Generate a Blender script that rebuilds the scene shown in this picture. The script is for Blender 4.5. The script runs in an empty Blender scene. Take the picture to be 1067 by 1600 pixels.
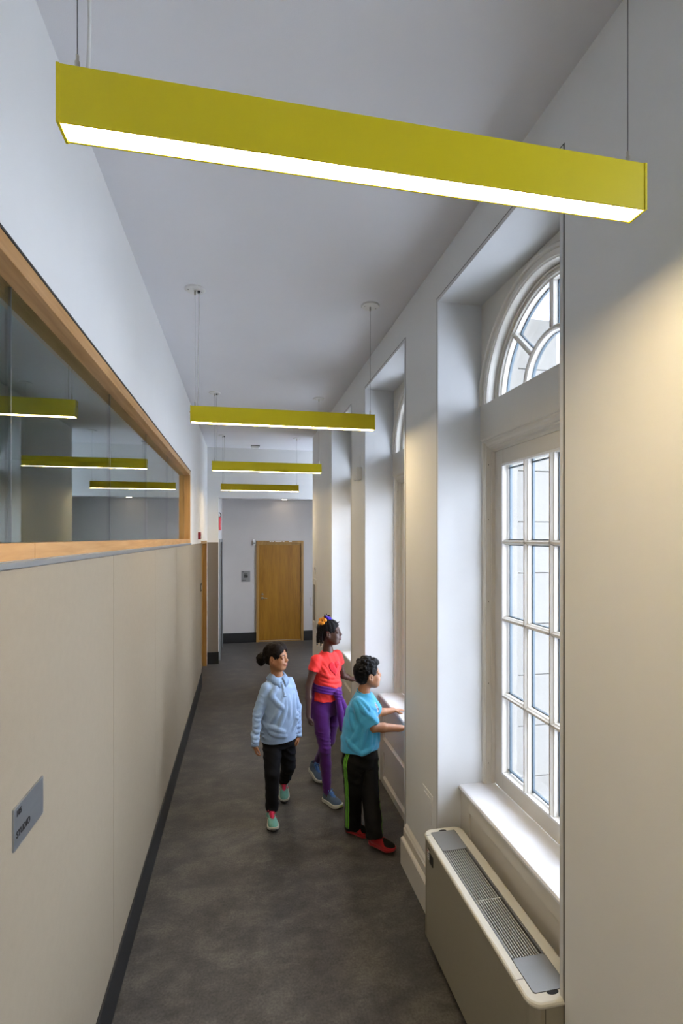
import bpy, math, random
import numpy as np
from mathutils import Vector, Matrix
PI = math.pi
C = bpy.context.scene.collection
# ---------------------------------------------------------------- camera
CAM_H = 2.15; FPX = 778.0; CX = 533.5; HORIZ = 840.0
YAW = math.atan((CX - 378.0) / FPX)
cd = bpy.data.cameras.new('camera'); cam = bpy.data.objects.new('camera', cd); C.objects.link(cam)
cam.location = (0, 0, CAM_H); cam.rotation_euler = (PI/2, 0, -YAW)
cd.sensor_fit = 'HORIZONTAL'; cd.sensor_width = 36.0; cd.lens = FPX/1067.0*36.0
cd.shift_y = (HORIZ-800.0)/1067.0; cd.clip_start = 0.02; cd.clip_end = 200
bpy.context.scene.camera = cam
# ---------------------------------------------------------------- world, exposure
SKY = 5.7
LAMP = 30.0
LAMP_COL = (1.0, 0.765, 0.43)
w = bpy.data.worlds.new('sky'); bpy.context.scene.world = w; w.use_nodes = True
bg = w.node_tree.nodes['Background']
nt = w.node_tree
tc = nt.nodes.new('ShaderNodeTexCoord'); sp = nt.nodes.new('ShaderNodeSeparateXYZ'); rp = nt.nodes.new('ShaderNodeValToRGB')
nt.links.new(tc.outputs['Generated'], sp.inputs[0]); nt.links.new(sp.outputs['Z'], rp.inputs[0]); nt.links.new(rp.outputs[0], bg.inputs['Color'])
rp.color_ramp.elements[0].position = 0.0; rp.color_ramp.elements[0].color = (0.775, 0.86, 1.0, 1)
rp.color_ramp.elements[1].position = 1.0; rp.color_ramp.elements[1].color = (0.75, 0.84, 1.0, 1)
bg.inputs['Strength'].default_value = SKY
vs = bpy.context.scene.view_settings
vs.view_transform = 'Standard'; vs.look = 'None'; vs.gamma = 1.0; vs.use_curve_mapping = False
vs.exposure = 1.6
# ---------------------------------------------------------------- materials
def lin(h):
    h = h.lstrip('#'); v = [int(h[i:i+2], 16)/255 for i in (0, 2, 4)]
    return tuple(x/12.92 if x <= .04045 else ((x+.055)/1.055)**2.4 for x in v) + (1,)
def mat(name, col, rough=.6, metal=0, noise=0, nscale=8, bump=0, bscale=200, spec=.5, emit=None, estr=0, stretch=(1,1,1), col2=None, sheen=0):
    m = bpy.data.materials.new(name); m.use_nodes = True; t = m.node_tree; N = t.nodes; Lk = t.links
    b = N['Principled BSDF']; c = lin(col) if isinstance(col, str) else col
    b.inputs['Base Color'].default_value = c; b.inputs['Roughness'].default_value = rough; b.inputs['Metallic'].default_value = metal
    b.inputs['Specular IOR Level'].default_value = spec
    if sheen: b.inputs['Sheen Weight'].default_value = sheen
    if emit is not None:
        b.inputs['Emission Color'].default_value = emit; b.inputs['Emission Strength'].default_value = estr
    co = N.new('ShaderNodeTexCoord'); mp = N.new('ShaderNodeMapping'); mp.inputs['Scale'].default_value = stretch
    Lk.new(co.outputs['Object'], mp.inputs[0])
    if noise:
        n = N.new('ShaderNodeTexNoise'); n.inputs['Scale'].default_value = nscale; n.inputs['Detail'].default_value = 6; n.inputs['Roughness'].default_value = .65
        Lk.new(mp.outputs[0], n.inputs['Vector'])
        r = N.new('ShaderNodeValToRGB'); Lk.new(n.outputs['Fac'], r.inputs[0])
        r.color_ramp.elements[0].position = .3; r.color_ramp.elements[1].position = .7
        if col2: a = c; z = lin(col2)
        else: a = tuple(min(1, x*(1-noise)) for x in c[:3])+(1,); z = tuple(min(1, x*(1+noise)) for x in c[:3])+(1,)
        r.color_ramp.elements[0].color = a; r.color_ramp.elements[1].color = z
        Lk.new(r.outputs[0], b.inputs['Base Color'])
    if bump:
        n2 = N.new('ShaderNodeTexNoise'); n2.inputs['Scale'].default_value = bscale; n2.inputs['Detail'].default_value = 3
        Lk.new(mp.outputs[0], n2.inputs['Vector'])
        bp = N.new('ShaderNodeBump'); bp.inputs['Strength'].default_value = bump; bp.inputs['Distance'].default_value = .002
        Lk.new(n2.outputs['Fac'], bp.inputs['Height']); Lk.new(bp.outputs[0], b.inputs['Normal'])
    return m
def glass(name, tint, gain=1.0, rough=0.0, ior=1.5):
    m = bpy.data.materials.new(name); m.use_nodes = True; t = m.node_tree; N = t.nodes; Lk = t.links
    N.remove(N['Principled BSDF']); out = N['Material Output']
    tr = N.new('ShaderNodeBsdfTransparent'); tr.inputs[0].default_value = tint
    gl = N.new('ShaderNodeBsdfGlossy'); gl.inputs['Roughness'].default_value = rough; gl.inputs['Color'].default_value = (1, 1, 1, 1)
    fr = N.new('ShaderNodeFresnel'); fr.inputs['IOR'].default_value = ior
    mu = N.new('ShaderNodeMath'); mu.operation = 'MULTIPLY'; mu.use_clamp = True; mu.inputs[1].default_value = gain
    mx = N.new('ShaderNodeMixShader')
    # fresnel of a thin sheet: same from both sides
    ge = N.new('ShaderNodeNewGeometry'); ma = N.new('ShaderNodeMath'); ma.operation = 'MULTIPLY_ADD'; ma.inputs[1].default_value = 1/ior-ior; ma.inputs[2].default_value = ior
    Lk.new(ge.outputs['Backfacing'], ma.inputs[0]); Lk.new(ma.outputs[0], fr.inputs['IOR'])
    Lk.new(fr.outputs[0], mu.inputs[0]); Lk.new(mu.outputs[0], mx.inputs[0]); Lk.new(tr.outputs[0], mx.inputs[1]); Lk.new(gl.outputs[0], mx.inputs[2]); Lk.new(mx.outputs[0], out.inputs[0])
    return m
def oak(name, c1, c2, axis, rough=.45, scale=14):
    m = bpy.data.materials.new(name); m.use_nodes = True; t = m.node_tree; N = t.nodes; Lk = t.links; b = N['Principled BSDF']
    co = N.new('ShaderNodeTexCoord'); mp = N.new('ShaderNodeMapping'); s = [1, 1, 1]; s[axis] = .07; mp.inputs['Scale'].default_value = s
    Lk.new(co.outputs['Object'], mp.inputs[0])
    n = N.new('ShaderNodeTexNoise'); n.inputs['Scale'].default_value = scale*3; n.inputs['Detail'].default_value = 8; n.inputs['Distortion'].default_value = .6
    n2 = N.new('ShaderNodeTexNoise'); n2.inputs['Scale'].default_value = scale*.5; n2.inputs['Detail'].default_value = 3
    Lk.new(mp.outputs[0], n.inputs['Vector']); Lk.new(mp.outputs[0], n2.inputs['Vector'])
    a = N.new('ShaderNodeMath'); a.operation = 'ADD'; Lk.new(n.outputs['Fac'], a.inputs[0]); Lk.new(n2.outputs['Fac'], a.inputs[1])
    h = N.new('ShaderNodeMath'); h.operation = 'MULTIPLY'; h.inputs[1].default_value = .5; Lk.new(a.outputs[0], h.inputs[0])
    r = N.new('ShaderNodeValToRGB'); r.color_ramp.elements[0].position = .36; r.color_ramp.elements[1].position = .62
    r.color_ramp.elements[0].color = lin(c1); r.color_ramp.elements[1].color = lin(c2)
    Lk.new(h.outputs[0], r.inputs[0]); Lk.new(r.outputs[0], b.inputs['Base Color']); b.inputs['Roughness'].default_value = rough
    bp = N.new('ShaderNodeBump'); bp.inputs['Strength'].default_value = .15; bp.inputs['Distance'].default_value = .001
    Lk.new(n.outputs['Fac'], bp.inputs['Height']); Lk.new(bp.outputs[0], b.inputs['Normal'])
    return m
M = {}
M['wall'] = mat('white_wall_paint', '#dcdcda', .62, noise=.015, nscale=3, bump=.12, bscale=350)
M['wallend'] = mat('lilac_grey_wall_paint', '#bbb7b4', .6, noise=.02, nscale=3, bump=.1, bscale=350)
M['jamb'] = mat('darkened_wall_paint', '#cfd0d0', .6, noise=.015, nscale=3, bump=.1, bscale=350)  # same wall paint, colour darkened so the daylit recess liners look less bright
M['ceil'] = mat('ceiling_paint', '#dddde0', .8, noise=.015, nscale=2, bump=.15, bscale=300)
M['trimw'] = mat('cream_woodwork_paint', '#cfcac0', .38, noise=.02, nscale=5, bump=.05, bscale=120)
M['sill'] = mat('white_sill_paint', '#dddcdc', .35, noise=.015, nscale=6)
M['reveal'] = mat('dark_reveal', '#34332f', .6)
M['wains'] = mat('taupe_wainscot_panel', '#8d8270', .62, noise=.03, nscale=30, bump=.25, bscale=500)
M['wains2'] = mat('grey_brown_wainscot', '#7a7164', .6, noise=.03, nscale=30, bump=.25, bscale=500)
M['alu'] = mat('brushed_grey_metal', '#9fa4a8', .38, metal=.85, noise=.05, nscale=40, stretch=(1, .05, 1))
M['blackbase'] = mat('black_rubber_base', '#15181b', .5, noise=.1, nscale=20)
M['oak'] = oak('light_oak', '#a1763f', '#c49865', 1)
M['oakv'] = oak('light_oak_upright', '#a87a40', '#c99b5e', 2)
M['door'] = oak('golden_oak_veneer', '#80560f', '#9a6c1a', 2, .4, 16)
M['doorframe'] = oak('oak_door_frame', '#8c6a38', '#a98349', 2)
M['yellow'] = mat('chartreuse_enamel', '#d0bf0d', .42, noise=.02, nscale=10, spec=.4)
M['white_plastic'] = mat('white_plastic', '#d8d7d3', .4)
M['wire'] = mat('steel_cable', '#77797a', .35, metal=.9)
M['cord'] = mat('white_power_cord', '#c9c9c6', .5)
M['diff'] = mat('lamp_diffuser', '#ffffff', .5, emit=LAMP_COL+(1,), estr=LAMP)
M['glass'] = glass('window_glass', (.94, .95, .97, 1))
M['sglass'] = glass('studio_glass', (.70, .82, .78, 1), 1.25)
M['gasket'] = mat('blue_grey_glazing_spacer', '#4e5d66', .4, metal=.2)
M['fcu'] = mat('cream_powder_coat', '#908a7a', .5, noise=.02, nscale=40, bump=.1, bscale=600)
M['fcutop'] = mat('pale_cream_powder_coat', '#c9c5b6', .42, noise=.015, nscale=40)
M['fculid'] = mat('grey_metallic_lid', '#8b8c8c', .42, metal=.5, noise=.04, nscale=300)
M['dark'] = mat('dark_void', '#0c0c0c', .7)
M['slat'] = mat('aluminium_slat', '#c6c5bd', .4, metal=.3)
M['black'] = mat('black_plastic', '#101012', .4)
M['red'] = mat('red_enamel', '#8e1420', .4)
M['exitred'] = mat('exit_sign_face', '#a84a55', .4, emit=lin('#d0303c'), estr=.12)
M['stone'] = mat('pale_limestone', '#7e7a72', .85, noise=.07, nscale=6, bump=.4, bscale=60)
M['pave'] = mat('outdoor_paving', '#d9d9d8', .9, noise=.1, nscale=3)
M['bldg'] = mat('pale_render_facade', '#9c9c9a', .9, noise=.04, nscale=2)
M['bwin'] = mat('far_window_glass', '#4a565c', .2)
M['brick'] = mat('red_brick', '#6d4046', .85, noise=.15, nscale=20)
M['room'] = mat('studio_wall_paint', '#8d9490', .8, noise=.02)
M['chrome'] = mat('satin_nickel', '#b9b4a6', .3, metal=.9)
M['spot'] = mat('downlight_lens', '#ffffff', .5, emit=(1, .8, .55, 1), estr=10)
def floor_mat():
    m = bpy.data.materials.new('mottled_brown_floor'); m.use_nodes = True; t = m.node_tree; N = t.nodes; Lk = t.links; b = N['Principled BSDF']
    co = N.new('ShaderNodeTexCoord')
    mp = N.new('ShaderNodeMapping'); mp.inputs['Scale'].default_value = (1, 1.5, 1); Lk.new(co.outputs['Object'], mp.inputs[0])
    n = N.new('ShaderNodeTexNoise'); n.inputs['Scale'].default_value = 4.0; n.inputs['Detail'].default_value = 12; n.inputs['Roughness'].default_value = .72; n.inputs['Distortion'].default_value = .15
    Lk.new(mp.outputs[0], n.inputs['Vector'])
    r = N.new('ShaderNodeValToRGB'); e = r.color_ramp.elements; e[0].position = .34; e[0].color = lin('#363536'); e[1].position = .68; e[1].color = lin('#605d57')
    q = e.new(.5); q.color = lin('#484644')
    Lk.new(n.outputs['Fac'], r.inputs[0])
    n3 = N.new('ShaderNodeTexNoise'); n3.inputs['Scale'].default_value = 90; n3.inputs['Detail'].default_value = 4; Lk.new(co.outputs['Object'], n3.inputs['Vector'])
    mx = N.new('ShaderNodeMix'); mx.data_type = 'RGBA'; mx.blend_type = 'OVERLAY'; mx.inputs[0].default_value = .7
    Lk.new(r.outputs[0], mx.inputs[6]); Lk.new(n3.outputs['Fac'], mx.inputs[7]); Lk.new(mx.outputs[2], b.inputs['Base Color'])
    rr = N.new('ShaderNodeMapRange'); rr.inputs['To Min'].default_value = .34; rr.inputs['To Max'].default_value = .6; Lk.new(n.outputs['Fac'], rr.inputs[0]); Lk.new(rr.outputs[0], b.inputs['Roughness'])
    bp = N.new('ShaderNodeBump'); bp.inputs['Strength'].default_value = .25; bp.inputs['Distance'].default_value = .002
    Lk.new(n3.outputs['Fac'], bp.inputs['Height']); Lk.new(bp.outputs[0], b.inputs['Normal'])
    b.inputs['Specular IOR Level'].default_value = .35
    return m
M['floor'] = floor_mat()
# ---------------------------------------------------------------- mesh helpers
class MB:
    def __init__(s): s.v = []; s.f = []; s.sm = []
    def add(s, vs_, fs, smooth=False):
        o = len(s.v); s.v += [tuple(p) for p in vs_]; s.f += [tuple(i+o for i in f) for f in fs]; s.sm += [smooth]*len(fs); return s
    def box(s, x0, x1, y0, y1, z0, z1):
        v = [(x, y, z) for x in (x0, x1) for y in (y0, y1) for z in (z0, z1)]
        return s.add(v, [(0, 1, 3, 2), (4, 6, 7, 5), (0, 4, 5, 1), (2, 3, 7, 6), (0, 2, 6, 4), (1, 5, 7, 3)])
    def tube(s, pts, r, n=8, cap=True):
        pts = [Vector(p) for p in pts]; rs = r if isinstance(r, (list, tuple)) else [r]*len(pts)
        vs_ = []; fs = []
        up = Vector((0, 0, 1))
        for i, p in enumerate(pts):
            d = (pts[min(i+1, len(pts)-1)] - pts[max(i-1, 0)]).normalized()
            a = d.cross(up if abs(d.z) < .9 else Vector((1, 0, 0))).normalized(); b = d.cross(a)
            for k in range(n):
                t = 2*PI*k/n; vs_.append(p + (a*math.cos(t)+b*math.sin(t))*rs[i])
        for i in range(len(pts)-1):
            for k in range(n): fs.append((i*n+k, i*n+(k+1) % n, (i+1)*n+(k+1) % n, (i+1)*n+k))
        s.add(vs_, fs, True)
        if cap:
            s.add(vs_[:n], [tuple(range(n))]); s.add(vs_[-n:], [tuple(reversed(range(n)))])
        return s
    def cyl(s, c, r, h, axis=2, n=20):
        c = Vector(c); d = Vector([0, 0, 0]); d[axis] = h
        return s.tube([c, c+d], r, n)
    def sweep(s, prof, path, closed=False):
        """prof: list of (a,b); path(a,b,k)->xyz for k in stations"""
        pass
    def loft(s, rings, closed=True, cap=True, smooth=False):
        n = len(rings[0]); vs_ = [p for r in rings for p in r]; fs = []
        for i in range(len(rings)-1):
            for k in range(n if closed else n-1):
                k2 = (k+1) % n; fs.append((i*n+k, i*n+k2, (i+1)*n+k2, (i+1)*n+k))
        if cap and closed: fs.append(tuple(reversed(range(n)))); fs.append(tuple((len(rings)-1)*n+k for k in range(n)))
        return s.add(vs_, fs, smooth)
    def poly(s, pts, z0, z1, axis=2):
        """extrude 2D polygon; axis = extrusion axis"""
        def P(p, h):
            return {2: (p[0], p[1], h), 0: (h, p[0], p[1]), 1: (p[0], h, p[1])}[axis]
        return s.loft([[P(p, z0) for p in pts], [P(p, z1) for p in pts]])
    def build(s, name, m, parent=None, bevel=0, loc=None):
        me = bpy.data.meshes.new(name); me.from_pydata(s.v, [], s.f); me.update()
        me.polygons.foreach_set('use_smooth', s.sm)
        import bmesh as bm_
        b = bm_.new(); b.from_mesh(me); bm_.ops.recalc_face_normals(b, faces=b.faces); b.to_mesh(me); b.free()
        me.materials.append(m)
        o = bpy.data.objects.new(name, me); C.objects.link(o)
        if parent is not None: o.parent = parent
        if loc is not None: o.location = loc
        if bevel:
            bv = o.modifiers.new('bevel', 'BEVEL'); bv.width = bevel; bv.segments = 2; bv.limit_method = 'ANGLE'
        return o
def B(*a): return MB().box(*a)
def tag(o, label=None, cat=None, group=None, kind=None):
    if label: o['label'] = label
    if cat: o['category'] = cat
    if group: o['group'] = group
    if kind: o['kind'] = kind
    return o
def empty(name, loc=(0, 0, 0), rz=0):
    o = bpy.data.objects.new(name, None); C.objects.link(o); o.location = loc; o.rotation_euler = (0, 0, rz); o.empty_display_size = .1; return o
def struct(o, label=None): return tag(o, label, kind='structure')
def copy_tree(o, parent=None):
    c = o.copy(); C.objects.link(c); c.parent = parent
    for ch in list(o.children): copy_tree(ch, c)
    return c
def text_mesh(name, s, size, m, parent, loc, rot, extrude=.0006, bold=0.0):
    cu = bpy.data.curves.new(name, 'FONT'); cu.body = s; cu.size = size; cu.extrude = extrude; cu.offset = bold
    t = bpy.data.objects.new('tmp', cu); C.objects.link(t)
    dg = bpy.context.evaluated_depsgraph_get(); me = bpy.data.meshes.new_from_object(t.evaluated_get(dg)); bpy.data.objects.remove(t)
    me.materials.clear(); me.materials.append(m)
    o = bpy.data.objects.new(name, me); C.objects.link(o); o.parent = parent; o.location = loc; o.rotation_euler = rot; return o

# ================================================================ STRUCTURE
XL = -.58; XR = 1.07; ZC = 3.69; XJ = 1.33
WC = [2.068, 3.735, 5.41, .40, -1.268]; HW = .563; ZT = 3.485
# floor
fl = B(-4.2, 3.2, -2.2, 10.6, -.12, 0).build('floor', M['floor']); struct(fl, 'mottled grey-brown resilient corridor floor')
# ceiling
struct(B(-.9, 2.6, -2.2, 8.9, ZC, ZC+.15).build('ceiling', M['ceil']), 'plain grey-white corridor ceiling')
# right wall with three visible window openings and one nearer the camera
mb = MB(); ys = sorted(WC); edges = [-2.2]
for c in ys: edges += [c-HW, c+HW]
edges.append(7.62)
for i in range(0, len(edges), 2): mb.box(XR, 1.445, edges[i], edges[i+1], 0, ZC)
for c in ys: mb.box(XR, 1.445, c-HW, c+HW, ZT, ZC)
wr = mb.build('wall_right', M['wall']); struct(wr, 'white plastered wall of piers between tall window recesses')
# stepped plinth on each pier, parts of the wall
for i in range(0, len(edges), 2):
    a, b = edges[i], edges[i+1]
    p = [(XR+.001, 0), (1.027, 0), (1.027, .165), (1.033, .173), (1.047, .178), (1.047, .228), (1.053, .236), (1.056, .246), (1.066, .256), (XR+.001, .262)]
    MB().loft([[(x, a+.002, z) for x, z in p], [(x, b-.022, z) for x, z in p]]).build('plinth', M['trimw'], wr)
# access panel on the pier between windows 1 and 2
ap = B(XR-.004, XR+.001, 2.70, 2.822, .497, .64).build('access_panel', M['wall'], wr)
ap2 = B(XR-.003, XR+.001, 2.685, 2.845, .648, .668).build('access_panel', M['wall'], wr)
# left wall
OY0, OY1, OZ0, OZ1 = -1.2, 5.91, 2.09, 2.905
mb = MB(); DY0, DY1 = 7.46, 8.66
mb.box(-.70, XL, -2.2, DY0, 0, OZ0); mb.box(-.70, XL, -2.2, 8.9, OZ1, ZC); mb.box(-.70, XL, OY1, DY0, OZ0, OZ1); mb.box(-.70, XL, -2.2, OY0, OZ0, OZ1)
mb.box(-.70, XL, DY0, 8.9, 2.10, OZ1); mb.box(-.70, XL, DY1, 8.9, 0, 2.10)
wl = mb.build('wall_left', M['wall']); struct(wl, 'white upper wall above taupe wainscot panels on the left')
seams = [1.32, 2.428, 3.541, 4.65, 5.76, 6.6, 7.455]; prev = -2.2
for k, sy in enumerate([-.9, .21]+seams):
    B(XL-.001, XL+.007, prev+.0015, sy-.0015, .20, 2.068).build('wainscot_panel', M['wains'], wl); prev = sy
struct(B(XL-.001, XL+.012, -2.2, OY1, 2.070, 2.088).build('trim_1', M['alu'], None, .002), 'grey metal channel under the oak window sill')
struct(B(XL-.001, XL+.016, -2.2, DY0, 0, .205).build('baseboard_left', M['blackbase'], None, .003), 'black rubber skirting along the left wall')
# left pier and passage wall beyond the header
struct(B(-.75, -.396, 8.75, 10.42, 0, ZC).build('wall_passage_left', M['wall']), 'white pier and passage wall beyond the corridor')
wp = B(-.58, -.394, 8.742, 8.75, .2, 2.07).build('trim_2', M['wains2']); struct(wp, 'grey-brown wainscot facing the end pier')
struct(B(-.585, -.388, 8.73, 8.76, 0, .2).build('baseboard_pier', M['blackbase'], None, .002), 'black rubber skirting on the end pier')
struct(B(-.396, 2.6, 8.75, 8.93, 2.83, ZC).build('wall_header', M['wall']), 'white dropped header spanning the corridor')
struct(B(-.75, 2.6, 8.93, 10.55, 2.93, 3.05).build('ceiling_passage', M['wallend']), 'lower grey ceiling of the far passage')
struct(B(-.75, 2.6, 10.4, 10.55, 0, 3.05).build('wall_back', M['wallend']), 'lilac-grey end wall with the oak door')
struct(B(-.396, .288, 10.385, 10.401, 0, .2).build('baseboard_back', M['blackbase']), 'black skirting left of the oak door')
struct(B(1.262, 2.6, 10.385, 10.401, 0, .2).build('baseboard_back.001', M['blackbase']), 'black skirting right of the oak door')
# lobby on the right past the pier wall, with daylight
mb = MB(); mb.box(1.445, 2.6, 7.47, 7.62, 0, ZC); mb.box(2.6, 2.75, 7.47, 10.55, 0, .9); mb.box(2.6, 2.75, 7.47, 10.55, 3.5, ZC+.1); mb.box(2.6, 2.75, 7.47, 7.65, .9, 3.5); mb.box(2.6, 2.75, 8.72, 10.55, .9, 3.5)
struct(mb.build('wall_lobby', M['wall']), 'white lobby wall beyond the last pier')
struct(B(2.66, 2.668, 7.65, 8.72, .9, 3.5).build('window_5', M['glass']), 'lobby window pane out of view')
struct(B(-4.2, 2.6, -2.35, -2.2, 0, ZC).build('wall_front', M['wall']), 'white wall behind the camera')
# studio room behind the interior glazing
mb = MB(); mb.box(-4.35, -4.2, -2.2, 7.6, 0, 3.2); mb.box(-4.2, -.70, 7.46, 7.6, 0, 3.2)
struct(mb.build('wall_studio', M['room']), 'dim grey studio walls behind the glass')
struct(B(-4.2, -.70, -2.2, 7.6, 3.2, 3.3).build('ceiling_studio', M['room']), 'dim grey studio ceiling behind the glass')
# ================================================================ STUDIO WINDOW (left)
sw = empty('window_4', (XL, 0, OZ0)); struct(sw, 'long oak-framed interior studio window with green-tinted glass')
def rel(o, p): o.parent = p; o.matrix_parent_inverse = Matrix.Translation(-p.location); return o
X0, X1 = -.715, XL+.004; GX = -.64
for y0, y1 in ((OY0, .55), (.553, 1.555), (1.558, 5.91)):
    rel(B(X0, X1, y0, y1, OZ0, OZ0+.045).build('sill_board', M['oak'], None, .0015), sw)
rel(B(X0, X1, OY0, OY1, OZ1-.05, OZ1).build('head_board', M['oak'], None, .0015), sw)
rel(B(X0, GX-.004, OY1-.05, OY1, OZ0+.045, OZ1-.05).build('jamb_board', M['oakv'], None, .0015), sw)
rel(B(GX+.002, X1, OY1-.05, OY1, OZ0+.045, OZ1-.05).build('jamb_board', M['oakv'], None, .0015), sw)
rel(B(XL, XL+.006, OY0, OY1+.008, OZ1, OZ1+.008).build('shadow_gap', M['reveal']), sw)
rel(B(XL, XL+.003, OY1, OY1+.006, OZ0, OZ1).build('shadow_gap', M['reveal']), sw)
js = [OY0, .50, 1.554, 2.629, 3.58, 4.56, OY1-.05]
for a, b in zip(js[:-1], js[1:]):
    rel(B(GX-.004, GX+.004, a+.002, b-.002, OZ0+.045, OZ1-.05).build('glass_pane', M['sglass']), sw)
for a in js[1:-1]:
    rel(B(GX-.004, GX+.004, a-.002, a+.002, OZ0+.046, OZ1-.051).build('glass_joint', M['gasket']), sw)
# ================================================================ TALL ARCHED WINDOWS (right)
def arc_pts(r, x, n=40, z=2.89): return [(x, r*math.cos(PI*k/n), z+r*math.sin(PI*k/n)) for k in range(n+1)]
def make_window(name, c, label):
    root = empty(name, (0, c, 0)); struct(root, label)
    hb = .541
    # flush liner round the recess, black reveal gap outside it
    mb = MB(); mb.box(XR-.002, XJ, -HW+.004, -hb, 0, ZT-.004); mb.box(XR-.002, XJ, hb, HW-.004, 0, ZT-.004); mb.box(XR-.002, XJ, -hb, hb, ZT-.024, ZT-.004)
    mb.build('recess_liner', M['jamb'], root)
    mb = MB(); mb.box(XR-.001, XR+.02, HW-.0045, HW+.0015, 0, ZT); mb.box(XR-.001, XR+.02, -HW-.0015, -HW+.0045, 0, ZT); mb.box(XR-.001, XR+.02, -HW, HW, ZT-.0045, ZT+.0015)
    mb.build('shadow_gap', M['reveal'], root)
    # spandrel plate above the arch
    n = 40; ro = .545; kc = math.atan2(ZT-.02-2.89, hb); angs = sorted([PI*k/n for k in range(n+1)]+[kc, PI-kc]); n = len(angs)-1; top = []
    arc = [(XJ, ro*math.cos(a), 2.89+ro*math.sin(a)) for a in angs]
    for a in angs:
        y, zz = math.cos(a), math.sin(a)
        t = min(hb/abs(y) if abs(y) > 1e-6 else 9, (ZT-.02-2.89)/zz if zz > 1e-6 else 9); top.append((XJ, y*t, 2.89+zz*t))
    mb = MB(); mb.add(arc+top, [(k, k+1, n+1+k+1, n+1+k) for k in range(n)]); 
    arc2 = [(XJ+.03, y, z) for x, y, z in arc]; mb.add(arc+arc2, [(k, k+1, n+1+k+1, n+1+k) for k in range(n)])
    mb.build('spandrel', M['trimw'], root); n = 40
    # moulded archivolt: swept profile (r, x)
    prof = [(.549, 1.332), (.549, 1.316), (.543, 1.311), (.534, 1.311), (.529, 1.316), (.527, 1.326), (.500, 1.326), (.497, 1.331), (.492, 1.334), (.490, 1.345), (.490, 1.42), (.56, 1.42)]
    mb = MB(); mb.loft([[(x, r*math.cos(PI*k/n), 2.89+r*math.sin(PI*k/n)) for r, x in prof] for k in range(n+1)], closed=True, cap=True, smooth=False)
    mb.build('arch_moulding', M['trimw'], root)
    prof = [(.490, 1.385), (.484, 1.380), (.478, 1.384), (.476, 1.392), (.470, 1.394), (.466, 1.388), (.458, 1.388), (.455, 1.398), (.450, 1.402), (.450, 1.435), (.490, 1.435)]
    mb = MB(); mb.loft([[(x, r*math.cos(PI*k/n), 2.89+r*math.sin(PI*k/n)) for r, x in prof] for k in range(n+1)])
    mb.build('fanlight_frame', M['trimw'], root)
    # inner arc muntin and spokes
    rb = .225
    prof = [(rb+.012, 1.43), (rb+.012, 1.405), (rb+.006, 1.397), (rb-.006, 1.397), (rb-.012, 1.405), (rb-.012, 1.43)]
    mb = MB(); mb.loft([[(x, r*math.cos(PI*k/n), 2.89+r*math.sin(PI*k/n)) for r, x in prof] for k in range(n+1)])
    mb.build('fanlight_muntin', M['trimw'], root)
    for ang in (45, 90, 135):
        a = math.radians(ang); d = (math.cos(a), math.sin(a)); q = (-d[1], d[0]); mb = MB()
        pr = [(.012, 1.43), (.012, 1.405), (.006, 1.397), (-.006, 1.397), (-.012, 1.405), (-.012, 1.43)]
        mb.loft([[(x, d[0]*r+q[0]*s_, 2.89+d[1]*r+q[1]*s_) for s_, x in pr] for r in (rb+.01, .452)])
        mb.build('fanlight_muntin', M['trimw'], root)
        mb = MB(); mb.loft([[(x, d[0]*r+q[0]*s_, 2.89+d[1]*r+q[1]*s_) for s_, x in [(.015, 1.43), (.015, 1.443), (-.015, 1.443), (-.015, 1.43)]] for r in (rb+.013, .45)])
        mb.build('glazing_spacer', M['gasket'], root)
    for rr in (.450, rb+.0155, rb-.012):
        mb = MB(); mb.loft([[(x, r*math.cos(PI*k/n), 2.89+r*math.sin(PI*k/n)) for r, x in ((rr, 1.431), (rr, 1.445), (rr-.004, 1.445), (rr-.004, 1.431))] for k in range(n+1)])
        mb.build('glazing_spacer', M['gasket'], root)
    # fanlight panes
    def sector(r0, r1, a0, a1, m=10):
        o = [(r1*math.cos(a0+(a1-a0)*k/m), 2.89+r1*math.sin(a0+(a1-a0)*k/m)) for k in range(m+1)]
        i = [(r0*math.cos(a1+(a0-a1)*k/m), 2.89+r0*math.sin(a1+(a0-a1)*k/m)) for k in range(m+1)] if r0 > 0 else []
        return o+i
    for k in range(4):
        MB().poly(sector(rb+.012, .45, PI*k/4+.02, PI*(k+1)/4-.02), 1.434, 1.438, 0).build('fanlight_pane', M['glass'], root)
    MB().poly(sector(0, rb-.012, 0, PI, 20), 1.434, 1.438, 0).build('fanlight_pane', M['glass'], root)
    # impost board with crown moulding under it
    p = [(1.445, 2.89), (1.322, 2.89), (1.322, 2.70), (1.326, 2.692), (1.333, 2.690), (1.334, 2.682), (1.345, 2.676), (1.352, 2.664), (1.362, 2.660), (1.364, 2.652), (1.382, 2.646), (1.39, 2.632), (1.445, 2.632)]
    MB().loft([[(x, -hb, z) for x, z in p], [(x, hb, z) for x, z in p]]).build('impost_board', M['trimw'], root)
    # side casing
    for s in (-1, 1):
        p = [(1.445, .5425), (1.332, .5425), (1.332, .528), (1.338, .524), (1.346, .524), (1.349, .520), (1.378, .520), (1.381, .515), (1.40, .514), (1.445, .514)]
        MB().loft([[(x, s*y, z) for x, y in p] for z in (.765, 2.689)]).build('side_casing', M['trimw'], root)
        mb = MB()
        for z in (.88, 1.33, 1.79, 2.25, 2.56): mb.cyl((1.3625, s*.5205, z), .0025, -s*.0012, 1, 8)
        mb.build('screw_heads', M['reveal'], root)['kind'] = 'stuff'
    # sash: stiles, rails
    sx = 1.398
    mb = MB(); mb.box(sx, 1.445, -.515, -.428, .768, 2.635); mb.box(sx, 1.445, .428, .515, .768, 2.635); mb.box(sx, 1.445, -.428, .428, .768, .864); mb.box(sx, 1.445, -.428, .428, 2.545, 2.635)
    mb.build('sash_frame', M['trimw'], root, .002)
    mb = MB()   # raised bead round the glazing
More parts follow.
